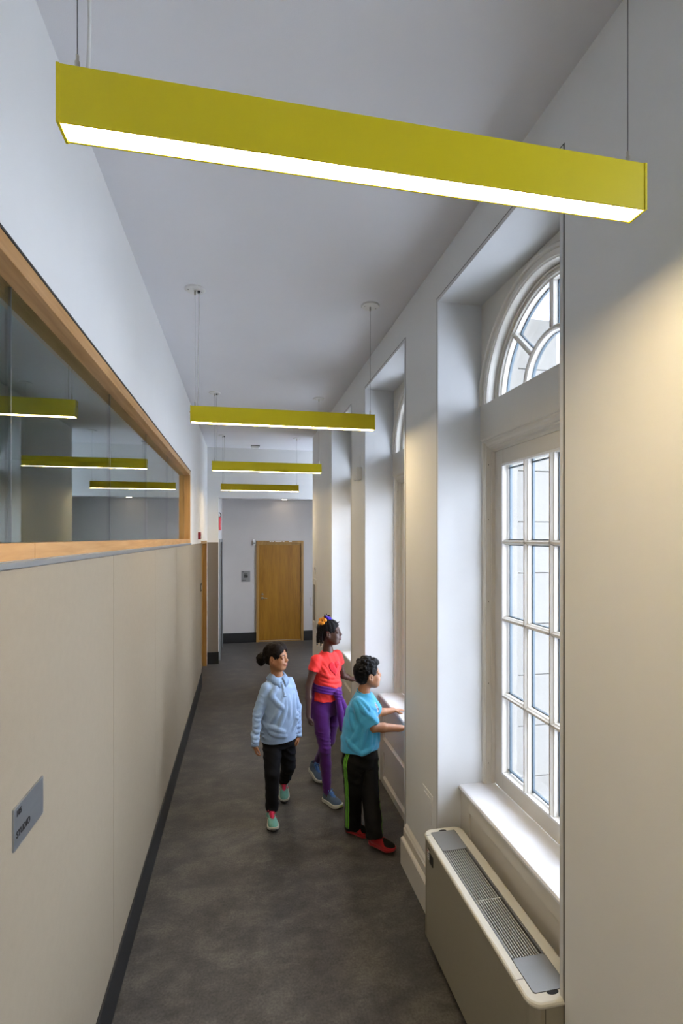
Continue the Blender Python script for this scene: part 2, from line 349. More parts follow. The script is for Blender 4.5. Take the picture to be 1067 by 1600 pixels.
    for y0, y1, z0, z1 in ((-.437, -.424, .855, 2.554), (.424, .437, .855, 2.554), (-.424, .424, .855, .868), (-.424, .424, 2.541, 2.554)): mb.box(sx-.006, sx, y0, y1, z0, z1)
    mb.build('sash_bead', M['sill'], root, .002)
    cols = [-.428, -.214, 0, .214, .428]; rows = [.864, 1.284, 1.704, 2.124, 2.545]
    def bar(L0, L1, pos, vert):
        pr = [(.013, 1.432), (.013, 1.41), (.009, 1.405), (.005, 1.394), (-.005, 1.394), (-.009, 1.405), (-.013, 1.41), (-.013, 1.432)]
        return MB().loft([[(x, pos+q, t) if vert else (x, t, pos+q) for q, x in pr] for t in (L0, L1)])
    for y in cols[1:-1]: bar(.864, 2.545, y, True).build('muntin', M['trimw'], root)
    for z in rows[1:-1]: bar(-.428, .428, z, False).build('muntin', M['trimw'], root)
    pane = None
    for i in range(4):
        for j in range(4):
            yc = (cols[i]+cols[i+1])/2; zc = (rows[j]+rows[j+1])/2; hy, hz = .107, .21
            if pane is None:
                pane = B(1.434, 1.438, -hy, hy, -hz, hz).build('glass_pane', M['glass'], root); spc = None
                mb = MB(); e = .0135; tt = .004
                mb.box(1.4315, 1.445, -hy+e-.003, -hy+e+tt, -hz, hz).box(1.4315, 1.445, hy-e-tt, hy-e+.003, -hz, hz).box(1.4315, 1.445, -hy, hy, -hz+e-.003, -hz+e+tt).box(1.4315, 1.445, -hy, hy, hz-e-tt, hz-e+.003)
                spc = mb.build('glazing_spacer', M['gasket'], root); o, q = pane, spc
            else:
                o = pane.copy(); C.objects.link(o); o.parent = root; q = spc.copy(); C.objects.link(q); q.parent = root
            o.location = (0, yc, zc); q.location = (0, yc, zc)
    # sill board and panelled apron
    p = [(1.40, .735), (1.208, .735), (1.196, .738), (1.190, .745), (1.190, .755), (1.196, .763), (1.205, .765), (1.40, .765)]
    MB().loft([[(x, -hb, z) for x, z in p], [(x, hb, z) for x, z in p]]).build('sill_board', M['sill'], root)
    ax = 1.204; mb = MB()
    mb.box(ax, 1.24, -hb, -.44, 0, .735); mb.box(ax, 1.24, .44, hb, 0, .735)
    for z0, z1 in ((0, .06), (.29, .40), (.66, .735)): mb.box(ax, 1.24, -.44, .44, z0, z1)
    mb.build('apron_frame', M['trimw'], root, .001)
    for z0, z1 in ((.06, .29), (.40, .66)):
        B(ax+.012, 1.238, -.44, .44, z0, z1).build('apron_panel', M['trimw'], root)
        MB().loft([[(ax+.013, y, z0), (ax-.004, y, z0-.002), (ax-.004, y, z0+.004), (ax+.004, y, z0+.011), (ax+.013, y, z0+.024)] for y in (-.44, .44)]).build('panel_bead', M['trimw'], root)
    return root
make_window('window_1', WC[0], 'tall arched multi-pane window above the slatted fan unit')
make_window('window_2', WC[1], 'tall arched window where the boy rests his hands on the sill')
make_window('window_3', WC[2], 'far arched window recess behind the girl in coral')
make_window('window_6', WC[3], 'arched window beside the camera, outside the frame')
make_window('window_7', WC[4], 'arched window behind the camera, outside the frame')
# ================================================================ OUTSIDE
M['pave'] = M['pave']
tag(B(1.445, 40, -14, 60, -.5, -.3).build('outdoor_pavement', M['pave']), kind='structure')
mb = MB(); prev = -3.0
for c in ys+[99]:
    hi = c-.57 if c < 90 else 7.62
    mb.box(1.446, 1.575, prev, hi, -.3, 4.6); prev = c+.57
for c in ys:
    mb.box(1.446, 1.575, c-.57, c+.57, 3.5, 4.6); mb.box(1.446, 1.575, c-.57, c+.57, -.3, .70)
struct(mb.build('wall_outside', M['stone']), 'pale stone outer face of the building')
blk = None
for k, yc in enumerate([-.43, 1.235, 2.902, 4.572, 6.3]):
    pr = empty('stone_pilaster', (1.60, yc, -.3))
    tag(pr, ['pale stone pilaster outside, nearer than the camera', 'pale stone pilaster outside, near side of first window', 'pale ashlar stone pilaster seen through the nearest arched window', 'pale stone pilaster outside, beyond the second window', 'pale stone pilaster outside, beyond the third window'][k], 'pilaster', 'stone pilasters outside the windows')
    for j in range(12):
        if blk is None:
            blk = B(0, .27, -.20, .20, .002, .303).build('stone_block', M['stone'], pr, .004); b = blk
        else:
            b = blk.copy(); C.objects.link(b); b.parent = pr
        b.location = (0, 0, j*.305+.103)
    q = B(-.02, .30, -.22, .22, 0, .10).build('stone_base', M['stone'], pr, .004)
    MB().tube([(.27, -.06, .1), (.27, -.06, 3.62)], .10, 20).build('column_shaft', M['stone'], pr)
fb = empty('far_building', (15, 25, -.3)); tag(fb, 'pale building with dark windows across the street outside', 'building')
B(0, 6, -18, 24, 0, 9).build('facade', M['bldg'], fb)
for i in range(16):
    for j in range(3):
        y = -17+i*2.6; z = .9+j*2.8
        f = B(-.06, .02, y, y+1.3, z, z+1.7).build('window', M['bwin'], fb)
        B(-.1, -.05, y+.62, y+.68, z, z+1.7).build('glazing_bar', M['bldg'], f); B(-.1, -.05, y, y+1.3, z+.82, z+.88).build('glazing_bar', M['bldg'], f)
for j in range(3): B(-.2, 0, -18, 24, 2.75+j*2.8, 2.95+j*2.8).build('string_course', M['bldg'], fb)
tag(B(5.6, 7.2, 9.2, 10.4, -.3, .45).build('brick_planter', M['brick'], None, .01), 'low reddish brick planter outside beyond the nearest window', 'planter')
# ================================================================ DOORS
def end_door():
    r = empty('door_1', (.288, 10.4, 0)); struct(r, 'golden oak veneer restroom door in an oak frame at the corridor end')
    W_ = .974; mb = MB(); mb.box(0, .05, -.04, .02, 0, 2.085); mb.box(W_-.05, W_, -.04, .02, 0, 2.085); mb.box(.05, W_-.05, -.04, .02, 2.03, 2.085)
    mb.build('door_frame', M['doorframe'], r, .002)
    B(.05, W_-.05, -.004, .02, 2.0, 2.03).build('head_stop', M['doorframe'], r)
    l = B(.053, W_-.053, .0, .035, .028, 2.0).build('door_leaf', M['door'], r, .001); l.location.y = -.008
    B(.05, W_-.05, -.016, .02, 0, .02).build('threshold', M['doorframe'], r, .001)
    h = empty('door_handle', (0, 0, 0)); h.parent = r
    mb = MB(); mb.cyl((.125, -.014, .905), .026, -.008, 1); mb.tube([(.125, -.02, .905), (.125, -.06, .905), (.14, -.065, .905), (.22, -.065, .903)], .009, 10)
    mb.cyl((.125, -.014, .985), .02, -.012, 1); mb.build('lever', M['chrome'], h)
    for x0, x1 in ((.27, .31), (.325, .36), (.385, .52), (.54, .58), (.67, .73)):
        B(x0, x1, -.044, -.039, 2.062, 2.078).build('paper_label', M['white_plastic'], r)
end_door()
def left_door():
    r = empty('door_2', (-.63, 7.46, 0)); struct(r, 'oak door and frame set in the left wall by the end pier')
    mb = MB(); mb.box(-.07, .052, 0, .05, 0, 2.10); mb.box(-.07, .052, 1.15, 1.20, 0, 2.10); mb.box(-.07, .052, .05, 1.15, 2.05, 2.10)
    mb.build('door_frame', M['doorframe'], r, .002)
    B(-.05, -.012, .053, 1.147, .01, 2.048).build('door_leaf', M['door'], r)
left_door()
r = empty('door_3', (-.396, 8.95, 0)); struct(r, 'dark doorway with grey frame in the passage wall')
mb = MB(); mb.box(-.01, .03, 0, .05, 0, 2.12); mb.box(-.01, .03, 1.05, 1.10, 0, 2.12); mb.box(-.01, .03, .05, 1.05, 2.07, 2.12); mb.build('door_frame', M['alu'], r, .003)
B(-.008, .012, .05, 1.05, 0, 2.07).build('door_leaf', M['reveal'], r)
# ================================================================ PENDANT LIGHTS
def make_light():
    r = empty('pendant_light', (0, 0, 0)); x0, x1 = -.312, .862; zb, zt = 2.862, 2.962; d = .048
    mb = MB(); t = .004     # open-bottom channel
    mb.box(x0+.006, x1-.006, 0, t, zb, zt).box(x0+.006, x1-.006, d-t, d, zb, zt).box(x0+.006, x1-.006, t, d-t, zt-t, zt)
    mb.build('housing', M['yellow'], r)
    for a, b in ((x0, x0+.006), (x1-.006, x1)): B(a, b, -.0015, d+.0015, zb-.001, zt+.001).build('end_cap', M['yellow'], r, .0008)
    B(x0+.008, x1-.008, .004, d-.004, zb+.001, zb+.012).build('diffuser', M['diff'], r)
    for xx in (-.285, .835):
        mb = MB(); mb.tube([(xx, d/2, zt), (xx, d/2, ZC-.03)], .0011, 6); mb.build('suspension_cable', M['wire'], r)
        mb = MB(); mb.cyl((xx, d/2, zt), .0045, .028); mb.cyl((xx, d/2, zt+.028), .0028, .012); mb.build('cable_gripper', M['chrome'], r)
        cy_ = d/2
        mb = MB(); mb.tube([(xx, cy_, ZC), (xx, cy_, ZC-.005), (xx, cy_, ZC-.010)], [.062, .062, .056], 28); mb.build('ceiling_canopy', M['white_plastic'], r)
        mb = MB(); mb.cyl((xx, cy_, ZC-.010), .005, -.026); mb.build('ceiling_gripper', M['chrome'], r)
        mb = MB(); mb.cyl((xx-.04, cy_-.01, ZC-.0112), .003, -.0015, 2, 8); mb.cyl((xx+.04, cy_+.01, ZC-.0112), .003, -.0015, 2, 8); mb.build('canopy_screw', M['reveal'], r)
    pts = [(-.262, d/2, ZC-.010), (-.262, d/2, ZC-.2)] + [(-.262+.012*math.sin(t*PI)*-.4, d/2, ZC-.2-(ZC-.2-zt)*t) for t in (.2, .4, .6, .8)] + [(-.268, d/2, zt-.002)]
    MB().tube(pts, .0032, 8).build('power_cord', M['cord'], r)
    mb = MB(); mb.cyl((-.262, d/2, ZC-.010), .009, -.014); mb.build('strain_relief', M['black'], r)
    mb = MB(); mb.cyl((x0-.001, .024, zt-.035), .004, -.003, 0, 10); mb.build('indicator', M['red'], r)
    return r
LL = ['chartreuse linear pendant light nearest the camera, large across the top', 'second chartreuse linear pendant light, wide bar over the corridor',
      'third chartreuse linear pendant light, between the second and the smallest', 'farthest and smallest chartreuse linear pendant light, before the header', 'chartreuse linear pendant light hanging behind the camera, out of view']
l0 = make_light()
for i, y in enumerate((.93, 3.18, 5.43, 7.68, -1.32)):
    o = l0 if i == 0 else copy_tree(l0)
    o.location = (0, y, 0); tag(o, LL[i], 'pendant light', 'chartreuse pendant lights in a row')
# ================================================================ FAN COIL UNIT
def rrect(x0, x1, y0, y1, r, n=7):
    p = []
    for cx_, cy_, a0 in ((x1-r, y1-r, 0), (x0+r, y1-r, PI/2), (x0+r, y0+r, PI), (x1-r, y0+r, 1.5*PI)):
        for k in range(n+1): a = a0+PI/2*k/n; p.append((cx_+r*math.cos(a), cy_+r*math.sin(a)))
    return p
def fcu():
    r = empty('fan_coil_unit', (1.056, 2.0, 0)); tag(r, 'cream floor-standing fan coil unit with slatted top under the nearest window', 'heater')
    def R_(o): return rel(o, r)
    x0, x1, y0, y1 = .95, 1.163, 1.507, 2.53
    R_(B(x0+.035, x1-.01, y0+.03, y1-.03, 0, .06).build('base', M['blackbase']))
    mb = MB(); P = rrect(x0, x1, y0, y1, .045)
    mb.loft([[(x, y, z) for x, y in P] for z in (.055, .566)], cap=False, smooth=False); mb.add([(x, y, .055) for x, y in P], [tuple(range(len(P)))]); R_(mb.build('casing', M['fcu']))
    R_(B(x0-.0005, x0+.01, y1-.052, y1-.05, .056, .564).build('casing_joint', M['reveal']))
    R_(B(x0+.05, x0+.052, y0-.0006, y0+.01, .056, .564).build('casing_joint', M['reveal']))
    # top rim: rounded lip with opening
    ix0, ix1, iy0, iy1 = .981, 1.118, 1.545, 2.500
    def ring(off, z, rr=.045): return [(x, y, z) for x, y in rrect(x0+off, x1-off, y0+off, y1-off, rr-off*.6)]
    inner = rrect(ix0, ix1, iy0, iy1, .008)
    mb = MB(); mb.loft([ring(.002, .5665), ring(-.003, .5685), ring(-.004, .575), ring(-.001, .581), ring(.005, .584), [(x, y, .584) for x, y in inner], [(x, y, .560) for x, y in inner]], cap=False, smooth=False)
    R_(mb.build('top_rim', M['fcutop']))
    R_(B(ix0, ix1, iy0, iy1, .555, .561).build('tray', M['dark']))
    R_(B(x0-.002, ix0, 1.606, 1.6075, .5838, .5845).build('rim_joint', M['reveal'])); R_(B(x0+.0, ix0, y1-.052, y1-.0505, .5838, .5845).build('rim_joint', M['reveal']))
    R_(MB().poly(rrect(ix0+.002, ix1-.002, 1.547, 1.690, .012), .578, .5855).build('control_lid', M['fculid'], None, .0008))
    R_(MB().poly(rrect(ix0+.002, ix1-.002, 2.338, 2.498, .012), .578, .5855).build('control_lid', M['fculid'], None, .0008))
    for yy in (1.541, 2.502): R_(MB().poly([(1.05+.022*math.cos(2*PI*k/24), yy+.010*math.sin(2*PI*k/24)) for k in range(24)], .5836, .5848).build('finger_notch', M['dark']))
    sl = None
    for a, b in ((1.693, 1.992), (1.996, 2.336)):
        for k in range(11):
            xx = ix0+.010+k*.0105
            s_ = B(-.0014, .0014, a, b, .5765, .583).build('slat', M['slat']); R_(s_); s_.matrix_parent_inverse = Matrix.Translation((xx, 0, 0)) @ Matrix.Translation((0, 0, 0)) @ Matrix.Translation(-r.location)
    R_(B(ix0+.004, ix1-.004, 1.992, 1.996, .566, .581).build('grille_bar', M['slat']))
    R_(B(ix1-.010, ix1-.007, 1.693, 2.336, .566, .5838).build('grille_bar', M['fculid'])); R_(B(ix1-.005, ix1-.002, 1.693, 2.336, .566, .584).build('grille_bar', M['fculid'])); R_(B(ix0+.002, ix0+.005, 1.693, 2.336, .566, .584).build('grille_bar', M['fculid']))
    R_(B(x0-.003, x0+.002, 2.384, 2.432, .475, .525).build('display', M['black'], None, .0006))
    R_(B(x0-.0026, x0+.002, 2.434, 2.46, .483, .525).build('badge', M['white_plastic']))
    for z in (.488, .499, .510): R_(B(x0-.0034, x0, 2.440, 2.454, z, z+.006).build('badge_mark', M['black']))
    R_(B(x0-.0034, x0, 2.446, 2.462, .518, .524).build('badge_mark', M['red']))
    R_(B(x0-.001, x0+.001, 2.42, 2.455, .535, .540).build('badge_mark', M['reveal']))
fcu()
# ================================================================ SMALL FITTINGS
s = empty('room_sign', (XL+.008, 1.5, 1.4)); tag(s, 'grey square metal room sign reading STUDIO on the left wainscot', 'sign')
B(-.001, .004, -.095, .095, -.052, .056).build('plate', M['alu'], s, .0008)
rot = (PI/2, 0, PI/2)
text_mesh('lettering', '105', .021, M['black'], s, (.0045, -.083, .031), rot, .0004, .0006)
text_mesh('lettering', 'STUDIO', .0235, M['black'], s, (.0045, -.083, -.024), rot, .0004, .0008)
s = empty('restroom_sign', (.077, 10.398, 1.356)); tag(s, 'square grey restroom sign with two black figures beside the oak door', 'sign')
B(-.09, .09, -.006, .004, -.112, .112).build('plate', M['fculid'], s, .001)
for dx, wm in ((-.018, 0), (.022, 1)):
    mb = MB(); mb.cyl((dx, -.007, .052), .0085, -.002, 1, 14)
    pts = [(-.014, .040), (.014, .040), (.012, .0), (.009, -.03), (-.009, -.03), (-.012, .0)] if not wm else [(-.008, .040), (.008, .040), (.017, .0), (.008, -.03), (-.008, -.03), (-.017, .0)]
    mb.poly([(dx+a, b) for a, b in pts], -.009, -.007, 1); mb.build('figure', M['black'], s)
text_mesh('lettering', '110', .026, M['black'], s, (-.08, -.0065, .082), (PI/2, 0, 0), .0004, .0005)
text_mesh('lettering', 'TOILET', .024, M['black'], s, (-.08, -.0065, -.088), (PI/2, 0, 0), .0004, .0005)
s = empty('small_wall_sign', (XL+.008, 7.36, 1.44)); tag(s, 'small dark square sign at the far end of the left wainscot', 'sign')
B(0, .006, -.075, .075, -.05, .06).build('plate', M['reveal'], s); B(.004, .008, -.06, .06, -.03, .03).build('insert', M['alu'], s)
s = empty('fire_alarm', (XL, 7.0, 2.17)); tag(s, 'small dark red fire alarm box on the white left wall', 'alarm')
B(0, .035, -.06, .06, -.045, .055).build('housing', M['red'], s, .006); B(.03, .045, -.03, .03, -.03, 0).build('lens', M['white_plastic'], s, .004)
s = empty('exit_sign', (-.396, 8.98, 2.40)); tag(s, 'small red exit sign on a bracket beyond the end pier', 'sign')
B(.012, .034, -.15, .15, -.12, .10).build('face', M['exitred'], s, .003); B(.010, .036, -.155, .155, .10, .112).build('top_rail', M['reveal'], s)
MB().tube([(0, 0, .19), (.02, 0, .18), (.035, 0, .15), (.025, 0, .11)], .008, 8).build('bracket', M['reveal'], s)
text_mesh('lettering', 'EXIT', .15, M['white_plastic'], s, (.035, -.14, -.065), rot, .0004, .002)
s = empty('smoke_detector', (.22, 8.44, ZC)); tag(s, 'low grey smoke detector on the ceiling before the header', 'detector')
B(-.075, .075, -.055, .055, -.014, 0).build('mounting_plate', M['fculid'], s, .003); B(-.065, .065, -.045, .045, -.055, -.014).build('body', M['white_plastic'], s, .012)
s = empty('wall_strobe', (.245, 10.4, 2.05)); tag(s, 'small white rounded strobe box left of the oak door', 'alarm')
B(-.028, .028, -.045, 0, -.06, .06).build('housing', M['white_plastic'], s, .012); B(-.015, .015, -.055, -.04, -.03, .0).build('lens', M['fculid'], s, .004)
s = empty('wall_speaker', (XR, 4.46, 2.735)); tag(s, 'small white speaker box on the pier between far windows', 'speaker')
B(-.05, 0, -.06, .07, -.055, .055).build('housing', M['white_plastic'], s, .003); B(-.053, -.049, -.048, .058, -.042, .042).build('front_plate', M['wall'], s, .001)
MB().tube([(-.003, 0, .055), (-.003, 0, .17)], .0012, 5).build('wire', M['fculid'], s)
s = empty('extinguisher_cabinet', (XR, 7.38, 1.18)); tag(s, 'narrow white wall cabinet with dark glass and pull handle past last window', 'cabinet')
mb = MB(); mb.box(-.016, 0, -.135, -.10, -.36, .36).box(-.016, 0, .10, .135, -.36, .36).box(-.016, 0, -.10, .10, .27, .36).box(-.016, 0, -.10, .10, -.36, -.28); mb.build('frame', M['white_plastic'], s, .002)
B(-.008, 0, -.10, .10, -.28, .27).build('glass_front', M['bwin'], s)
MB().tube([(-.016, .115, .06), (-.055, .115, .06), (-.055, .115, -.06), (-.016, .115, -.06)], .005, 8).build('handle', M['chrome'], s)
s = empty('thermostat', (XR, 7.28, 1.67)); tag(s, 'slim white thermostat on the wall above the cabinet', 'thermostat')
B(-.018, 0, -.035, .035, -.055, .055).build('housing', M['white_plastic'], s, .003); B(-.019, -.017, -.02, .02, 0, .03).build('screen', M['fculid'], s)
s = empty('recessed_downlight', (.724, 8.99, 2.93)); tag(s, 'small lit rectangular downlight in the low passage ceiling', 'light')
B(-.075, .075, -.04, .04, -.006, 0).build('trim_ring', M['white_plastic'], s, .002); B(-.06, .06, -.028, .028, -.008, -.005).build('lens', M['spot'], s)
s = empty('recessed_downlight', (.85, 10.15, 2.93)); tag(s, 'second recessed downlight washing the end wall above the oak door', 'light')
B(-.06, .06, -.06, .06, -.006, 0).build('trim_ring', M['white_plastic'], s, .002); B(-.045, .045, -.045, .045, -.008, -.005).build('lens', M['spot'], s)
# ================================================================ PEOPLE: distance-field modeller
A = np.array
def unit(v): v = A(v, float); return v/np.linalg.norm(v)
_lat = {}
def vnoise(x, y, z, sc, seed=0):
    if seed not in _lat: _lat[seed] = np.random.RandomState(seed).rand(32, 32, 32).astype(np.float32)
    L = _lat[seed]
    x, y, z = np.broadcast_arrays(x*sc+7.3, y*sc+3.1, z*sc+5.7)
    xi = np.floor(x).astype(np.int32); yi = np.floor(y).astype(np.int32); zi = np.floor(z).astype(np.int32)
    fx, fy, fz = x-xi, y-yi, z-zi; fx = fx*fx*(3-2*fx); fy = fy*fy*(3-2*fy); fz = fz*fz*(3-2*fz)
    r = 0
    for dx in (0, 1):
        for dy in (0, 1):
            for dz in (0, 1):
                r = r + L[(xi+dx) & 31, (yi+dy) & 31, (zi+dz) & 31]*(fx if dx else 1-fx)*(fy if dy else 1-fy)*(fz if dz else 1-fz)
    return r*2-1
def smin(a, b, k):
    if k <= 0: return np.minimum(a, b)
    h = np.maximum(k-np.abs(a-b), 0)/k; return np.minimum(a, b)-h*h*k*.25
class Field:
    def __init__(s): s.ops = []
    def rc(s, a, b, ra, rb, k=.012, op='u', cut=None):
        a = A(a, float); b = A(b, float); R = max(ra, rb); lo = np.minimum(a, b)-R; hi = np.maximum(a, b)+R; ab = b-a; L2 = max(float(ab@ab), 1e-12)
        def f(x, y, z):
            px, py, pz = x-a[0], y-a[1], z-a[2]; t = np.clip((px*ab[0]+py*ab[1]+pz*ab[2])/L2, 0, 1)
            return np.sqrt((px-ab[0]*t)**2+(py-ab[1]*t)**2+(pz-ab[2]*t)**2)-(ra+(rb-ra)*t)
        if cut is not None:
            g = f; cp, cdn = A(cut[0], float), unit(cut[1]); f = lambda x, y, z: np.maximum(g(x, y, z), (x-cp[0])*cdn[0]+(y-cp[1])*cdn[1]+(z-cp[2])*cdn[2])
        s.ops.append((op, f, lo, hi, k)); return s
    def chain(s, pts, rs, k=.012, op='u'):
        for i in range(len(pts)-1): s.rc(pts[i], pts[i+1], rs[i], rs[i+1], k, op)
        return s
    def ell(s, c, r, R=None, k=.012, op='u'):
        c = A(c, float); r = A(r, float); R = np.eye(3) if R is None else A(R, float); e = np.sqrt((R**2)@(r**2)); lo = c-e; hi = c+e; m = r.min()
        def f(x, y, z):
            px, py, pz = x-c[0], y-c[1], z-c[2]
            u = px*R[0, 0]+py*R[1, 0]+pz*R[2, 0]; v = px*R[0, 1]+py*R[1, 1]+pz*R[2, 1]; w_ = px*R[0, 2]+py*R[1, 2]+pz*R[2, 2]
            k0 = np.sqrt((u/r[0])**2+(v/r[1])**2+(w_/r[2])**2); k1 = np.sqrt((u/r[0]**2)**2+(v/r[1]**2)**2+(w_/r[2]**2)**2)+1e-9
            return k0*(k0-1)/k1
        s.ops.append((op, f, lo, hi, k)); return s
    def loft(s, st, U, V, k=.012, op='u', n=2.3, off=0, rnd=.0, cut=None):
        """st: list of (z, cx, cy, a, b); U lateral, V front (2D unit vectors)"""
        st = sorted(st); Z = A([q[0] for q in st]); CXs, CYs, AA, BB = (A([q[i] for q in st]) for i in (1, 2, 3, 4)); m = max(AA.max(), BB.max())+off
        lo = A([CXs.min()-m, CYs.min()-m, Z[0]-off]); hi = A([CXs.max()+m, CYs.max()+m, Z[-1]+off])
        # smooth (catmull-like) resample
        zz = np.linspace(Z[0], Z[-1], 60)
        def sm(v): 
            w_ = np.interp(zz, Z, v); 
            for _ in range(6): w_[1:-1] = (w_[:-2]+2*w_[1:-1]+w_[2:])/4
            return w_
        cx_, cy_, aa, bb = sm(CXs), sm(CYs), sm(AA)+off, sm(BB)+off
        def f(x, y, z):
            X_ = np.interp(z, zz, cx_); Y_ = np.interp(z, zz, cy_); a_ = np.interp(z, zz, aa); b_ = np.interp(z, zz, bb)
            px, py = x-X_, y-Y_; u = np.abs(px*U[0]+py*U[1])/a_; v = np.abs(px*V[0]+py*V[1])/b_
            d = ((u**n+v**n)**(1/n)-1)*np.minimum(a_, b_)
            return np.maximum(d, np.maximum(z-Z[-1]-off, Z[0]-off-z)) 
        if cut is not None:
            g = f; f = lambda x, y, z: np.maximum(g(x, y, z), cut(x, y, z))
        s.ops.append((op, f, lo, hi, k)); return s
    def fn(s, f, lo, hi, k=0, op='u'): s.ops.append((op, f, A(lo, float), A(hi, float), k)); return s
    def apply(s, D, x, y, z, o):
        op, f, lo, hi, k = o
        if op == 'd': return D+f(x, y, z)
        d = f(x, y, z)
        if op == 'u': return smin(D, d, k)
        if op == 's': return -smin(-D, d, k)
        if op == 'i': return np.maximum(D, d)
    def ev(s, P):
        x, y, z = P[:, 0], P[:, 1], P[:, 2]; D = np.full(len(P), .15)
        for o in s.ops: D = s.apply(D, x, y, z, o)
        return D
    def grid(s, xs, ys, zs):
        D = np.full((len(xs), len(ys), len(zs)), .08, np.float32)
        for o in s.ops:
            mg = .03 if o[0] == 'u' else .004
            sl = []
            for q, c_ in enumerate((xs, ys, zs)):
                i0 = max(np.searchsorted(c_, o[2][q]-mg)-1, 0); i1 = min(np.searchsorted(c_, o[3][q]+mg)+1, len(c_)); sl.append(slice(i0, i1))
            if any(q.stop <= q.start for q in sl): continue
            sl = tuple(sl)
            x = xs[sl[0]][:, None, None]; y = ys[sl[1]][None, :, None]; z = zs[sl[2]][None, None, :]
            D[sl] = s.apply(D[sl], x, y, z, o)
        return D
    def bounds(s):
        us = [o for o in s.ops if o[0] == 'u']; return np.min([o[2] for o in us], 0)-.012, np.max([o[3] for o in us], 0)+.012
def axis_coords(lo, hi, fine, spans, coarse):
    """coordinates with step fine inside spans, coarse elsewhere"""
    out = [lo]; 
    while out[-1] < hi:
        p = out[-1]; st = fine if any(a-coarse <= p <= b+.002 for a, b in spans) else coarse; out.append(p+st)
    return A(out, np.float32)
def snet(D, xs, ys, zs):
    S = D < 0; nx, ny, nz = D.shape
    cnt = np.zeros((nx-1, ny-1, nz-1), np.uint8)
    for a in (0, 1):
        for b in (0, 1):
            for c in (0, 1): cnt += S[a:nx-1+a, b:ny-1+b, c:nz-1+c]
    I, J, K = np.nonzero((cnt > 0) & (cnt < 8)); n = len(I)
    idm = np.full((nx-1, ny-1, nz-1), -1, np.int32); idm[I, J, K] = np.arange(n)
    cor = {(a, b, c): D[I+a, J+b, K+c] for a in (0, 1) for b in (0, 1) for c in (0, 1)}
    acc = np.zeros((n, 3)); num = np.zeros(n)
    for ax in range(3):
        for p in (0, 1):
            for q in (0, 1):
                a = [0, 0, 0]; o = [t for t in range(3) if t != ax]; a[o[0]] = p; a[o[1]] = q; b = list(a); b[ax] = 1
                va, vb = cor[tuple(a)], cor[tuple(b)]; m = (va < 0) != (vb < 0); t = np.where(m, va/(va-vb+1e-12), 0)
                pt = np.zeros((n, 3)); pt[:, o[0]] = p; pt[:, o[1]] = q; pt[:, ax] = t; acc += pt*m[:, None]; num += m
    acc /= np.maximum(num, 1)[:, None]
    V_ = np.stack([xs[I]+(xs[I+1]-xs[I])*acc[:, 0], ys[J]+(ys[J+1]-ys[J])*acc[:, 1], zs[K]+(zs[K+1]-zs[K])*acc[:, 2]], 1)
    F = []
    for ax in range(3):
        o = [t for t in range(3) if t != ax]; sa = [slice(None)]*3; sb = [slice(None)]*3
        sa[ax] = slice(0, -1); sb[ax] = slice(1, None)
        for t in o: sa[t] = slice(1, -1); sb[t] = slice(1, -1)
        A_, B_ = S[tuple(sa)], S[tuple(sb)]; e = np.argwhere(A_ != B_)
        if len(e) == 0: continue
        ins = A_[tuple(e.T)]; g = e.copy(); g[:, o[0]] += 1; g[:, o[1]] += 1
        def cell(d0, d1):
            h = g.copy(); h[:, o[0]] += d0; h[:, o[1]] += d1; return idm[tuple(h.T)]
        q = np.stack([cell(-1, -1), cell(0, -1), cell(0, 0), cell(-1, 0)], 1)
        flip = ins if ax != 1 else ~ins
        q[~flip] = q[~flip][:, ::-1]; F.append(q)
    F = np.concatenate(F); return V_, F
def mesh_np(name, V_, F, mats, parent=None, matidx=None, origin=(0, 0, 0), matrix=None):
    me = bpy.data.meshes.new(name); V2 = (V_-A(origin)).astype(np.float32)
    me.vertices.add(len(V2)); me.vertices.foreach_set('co', V2.ravel()); k = F.shape[1]
    me.loops.add(len(F)*k); me.loops.foreach_set('vertex_index', F.astype(np.int32).ravel())
    me.polygons.add(len(F)); me.polygons.foreach_set('loop_start', np.arange(0, len(F)*k, k, dtype=np.int32)); me.polygons.foreach_set('loop_total', np.full(len(F), k, np.int32))
    me.polygons.foreach_set('use_smooth', np.ones(len(F), bool))
    for m in (mats if isinstance(mats, list) else [mats]): me.materials.append(m)
    if matidx is not None: me.polygons.foreach_set('material_index', matidx.astype(np.int32))
    me.update(calc_edges=True); me.validate()
    o = bpy.data.objects.new(name, me); C.objects.link(o)
    if parent is not None: o.parent = parent
    if matrix is not None: o.matrix_local = matrix
    return o
def relax(V_, F, it=1, w_=.5):
    n = len(V_); i = F.ravel(); j = np.roll(F, -1, 1).ravel()
    deg = np.bincount(i, minlength=n)+np.bincount(j, minlength=n)
    for _ in range(it):
        s_ = np.stack([np.bincount(i, V_[j, c], n)+np.bincount(j, V_[i, c], n) for c in range(3)], 1)/np.maximum(deg, 1)[:, None]
        V_ = V_*(1-w_)+s_*w_
    return V_
def build_field(F_, name, m, parent, origin, step=.004, matrix=None, rl=1):
    lo, hi = F_.bounds(); xs, ys, zs = (np.arange(lo[i], hi[i]+step, step).astype(np.float32) for i in range(3))
    V_, Fc = snet(F_.grid(xs, ys, zs), xs, ys, zs); V_ = relax(V_, Fc, rl)
    return mesh_np(name, V_, Fc, m, parent, None, origin, matrix)
def march(F_, P, D_):
    P = A(P, float).copy(); D_ = A(D_, float)
    if D_.ndim == 1: D_ = np.repeat(D_[None], len(P), 0)
    for _ in range(60): P += D_*(F_.ev(P)*.6)[:, None]
    return P
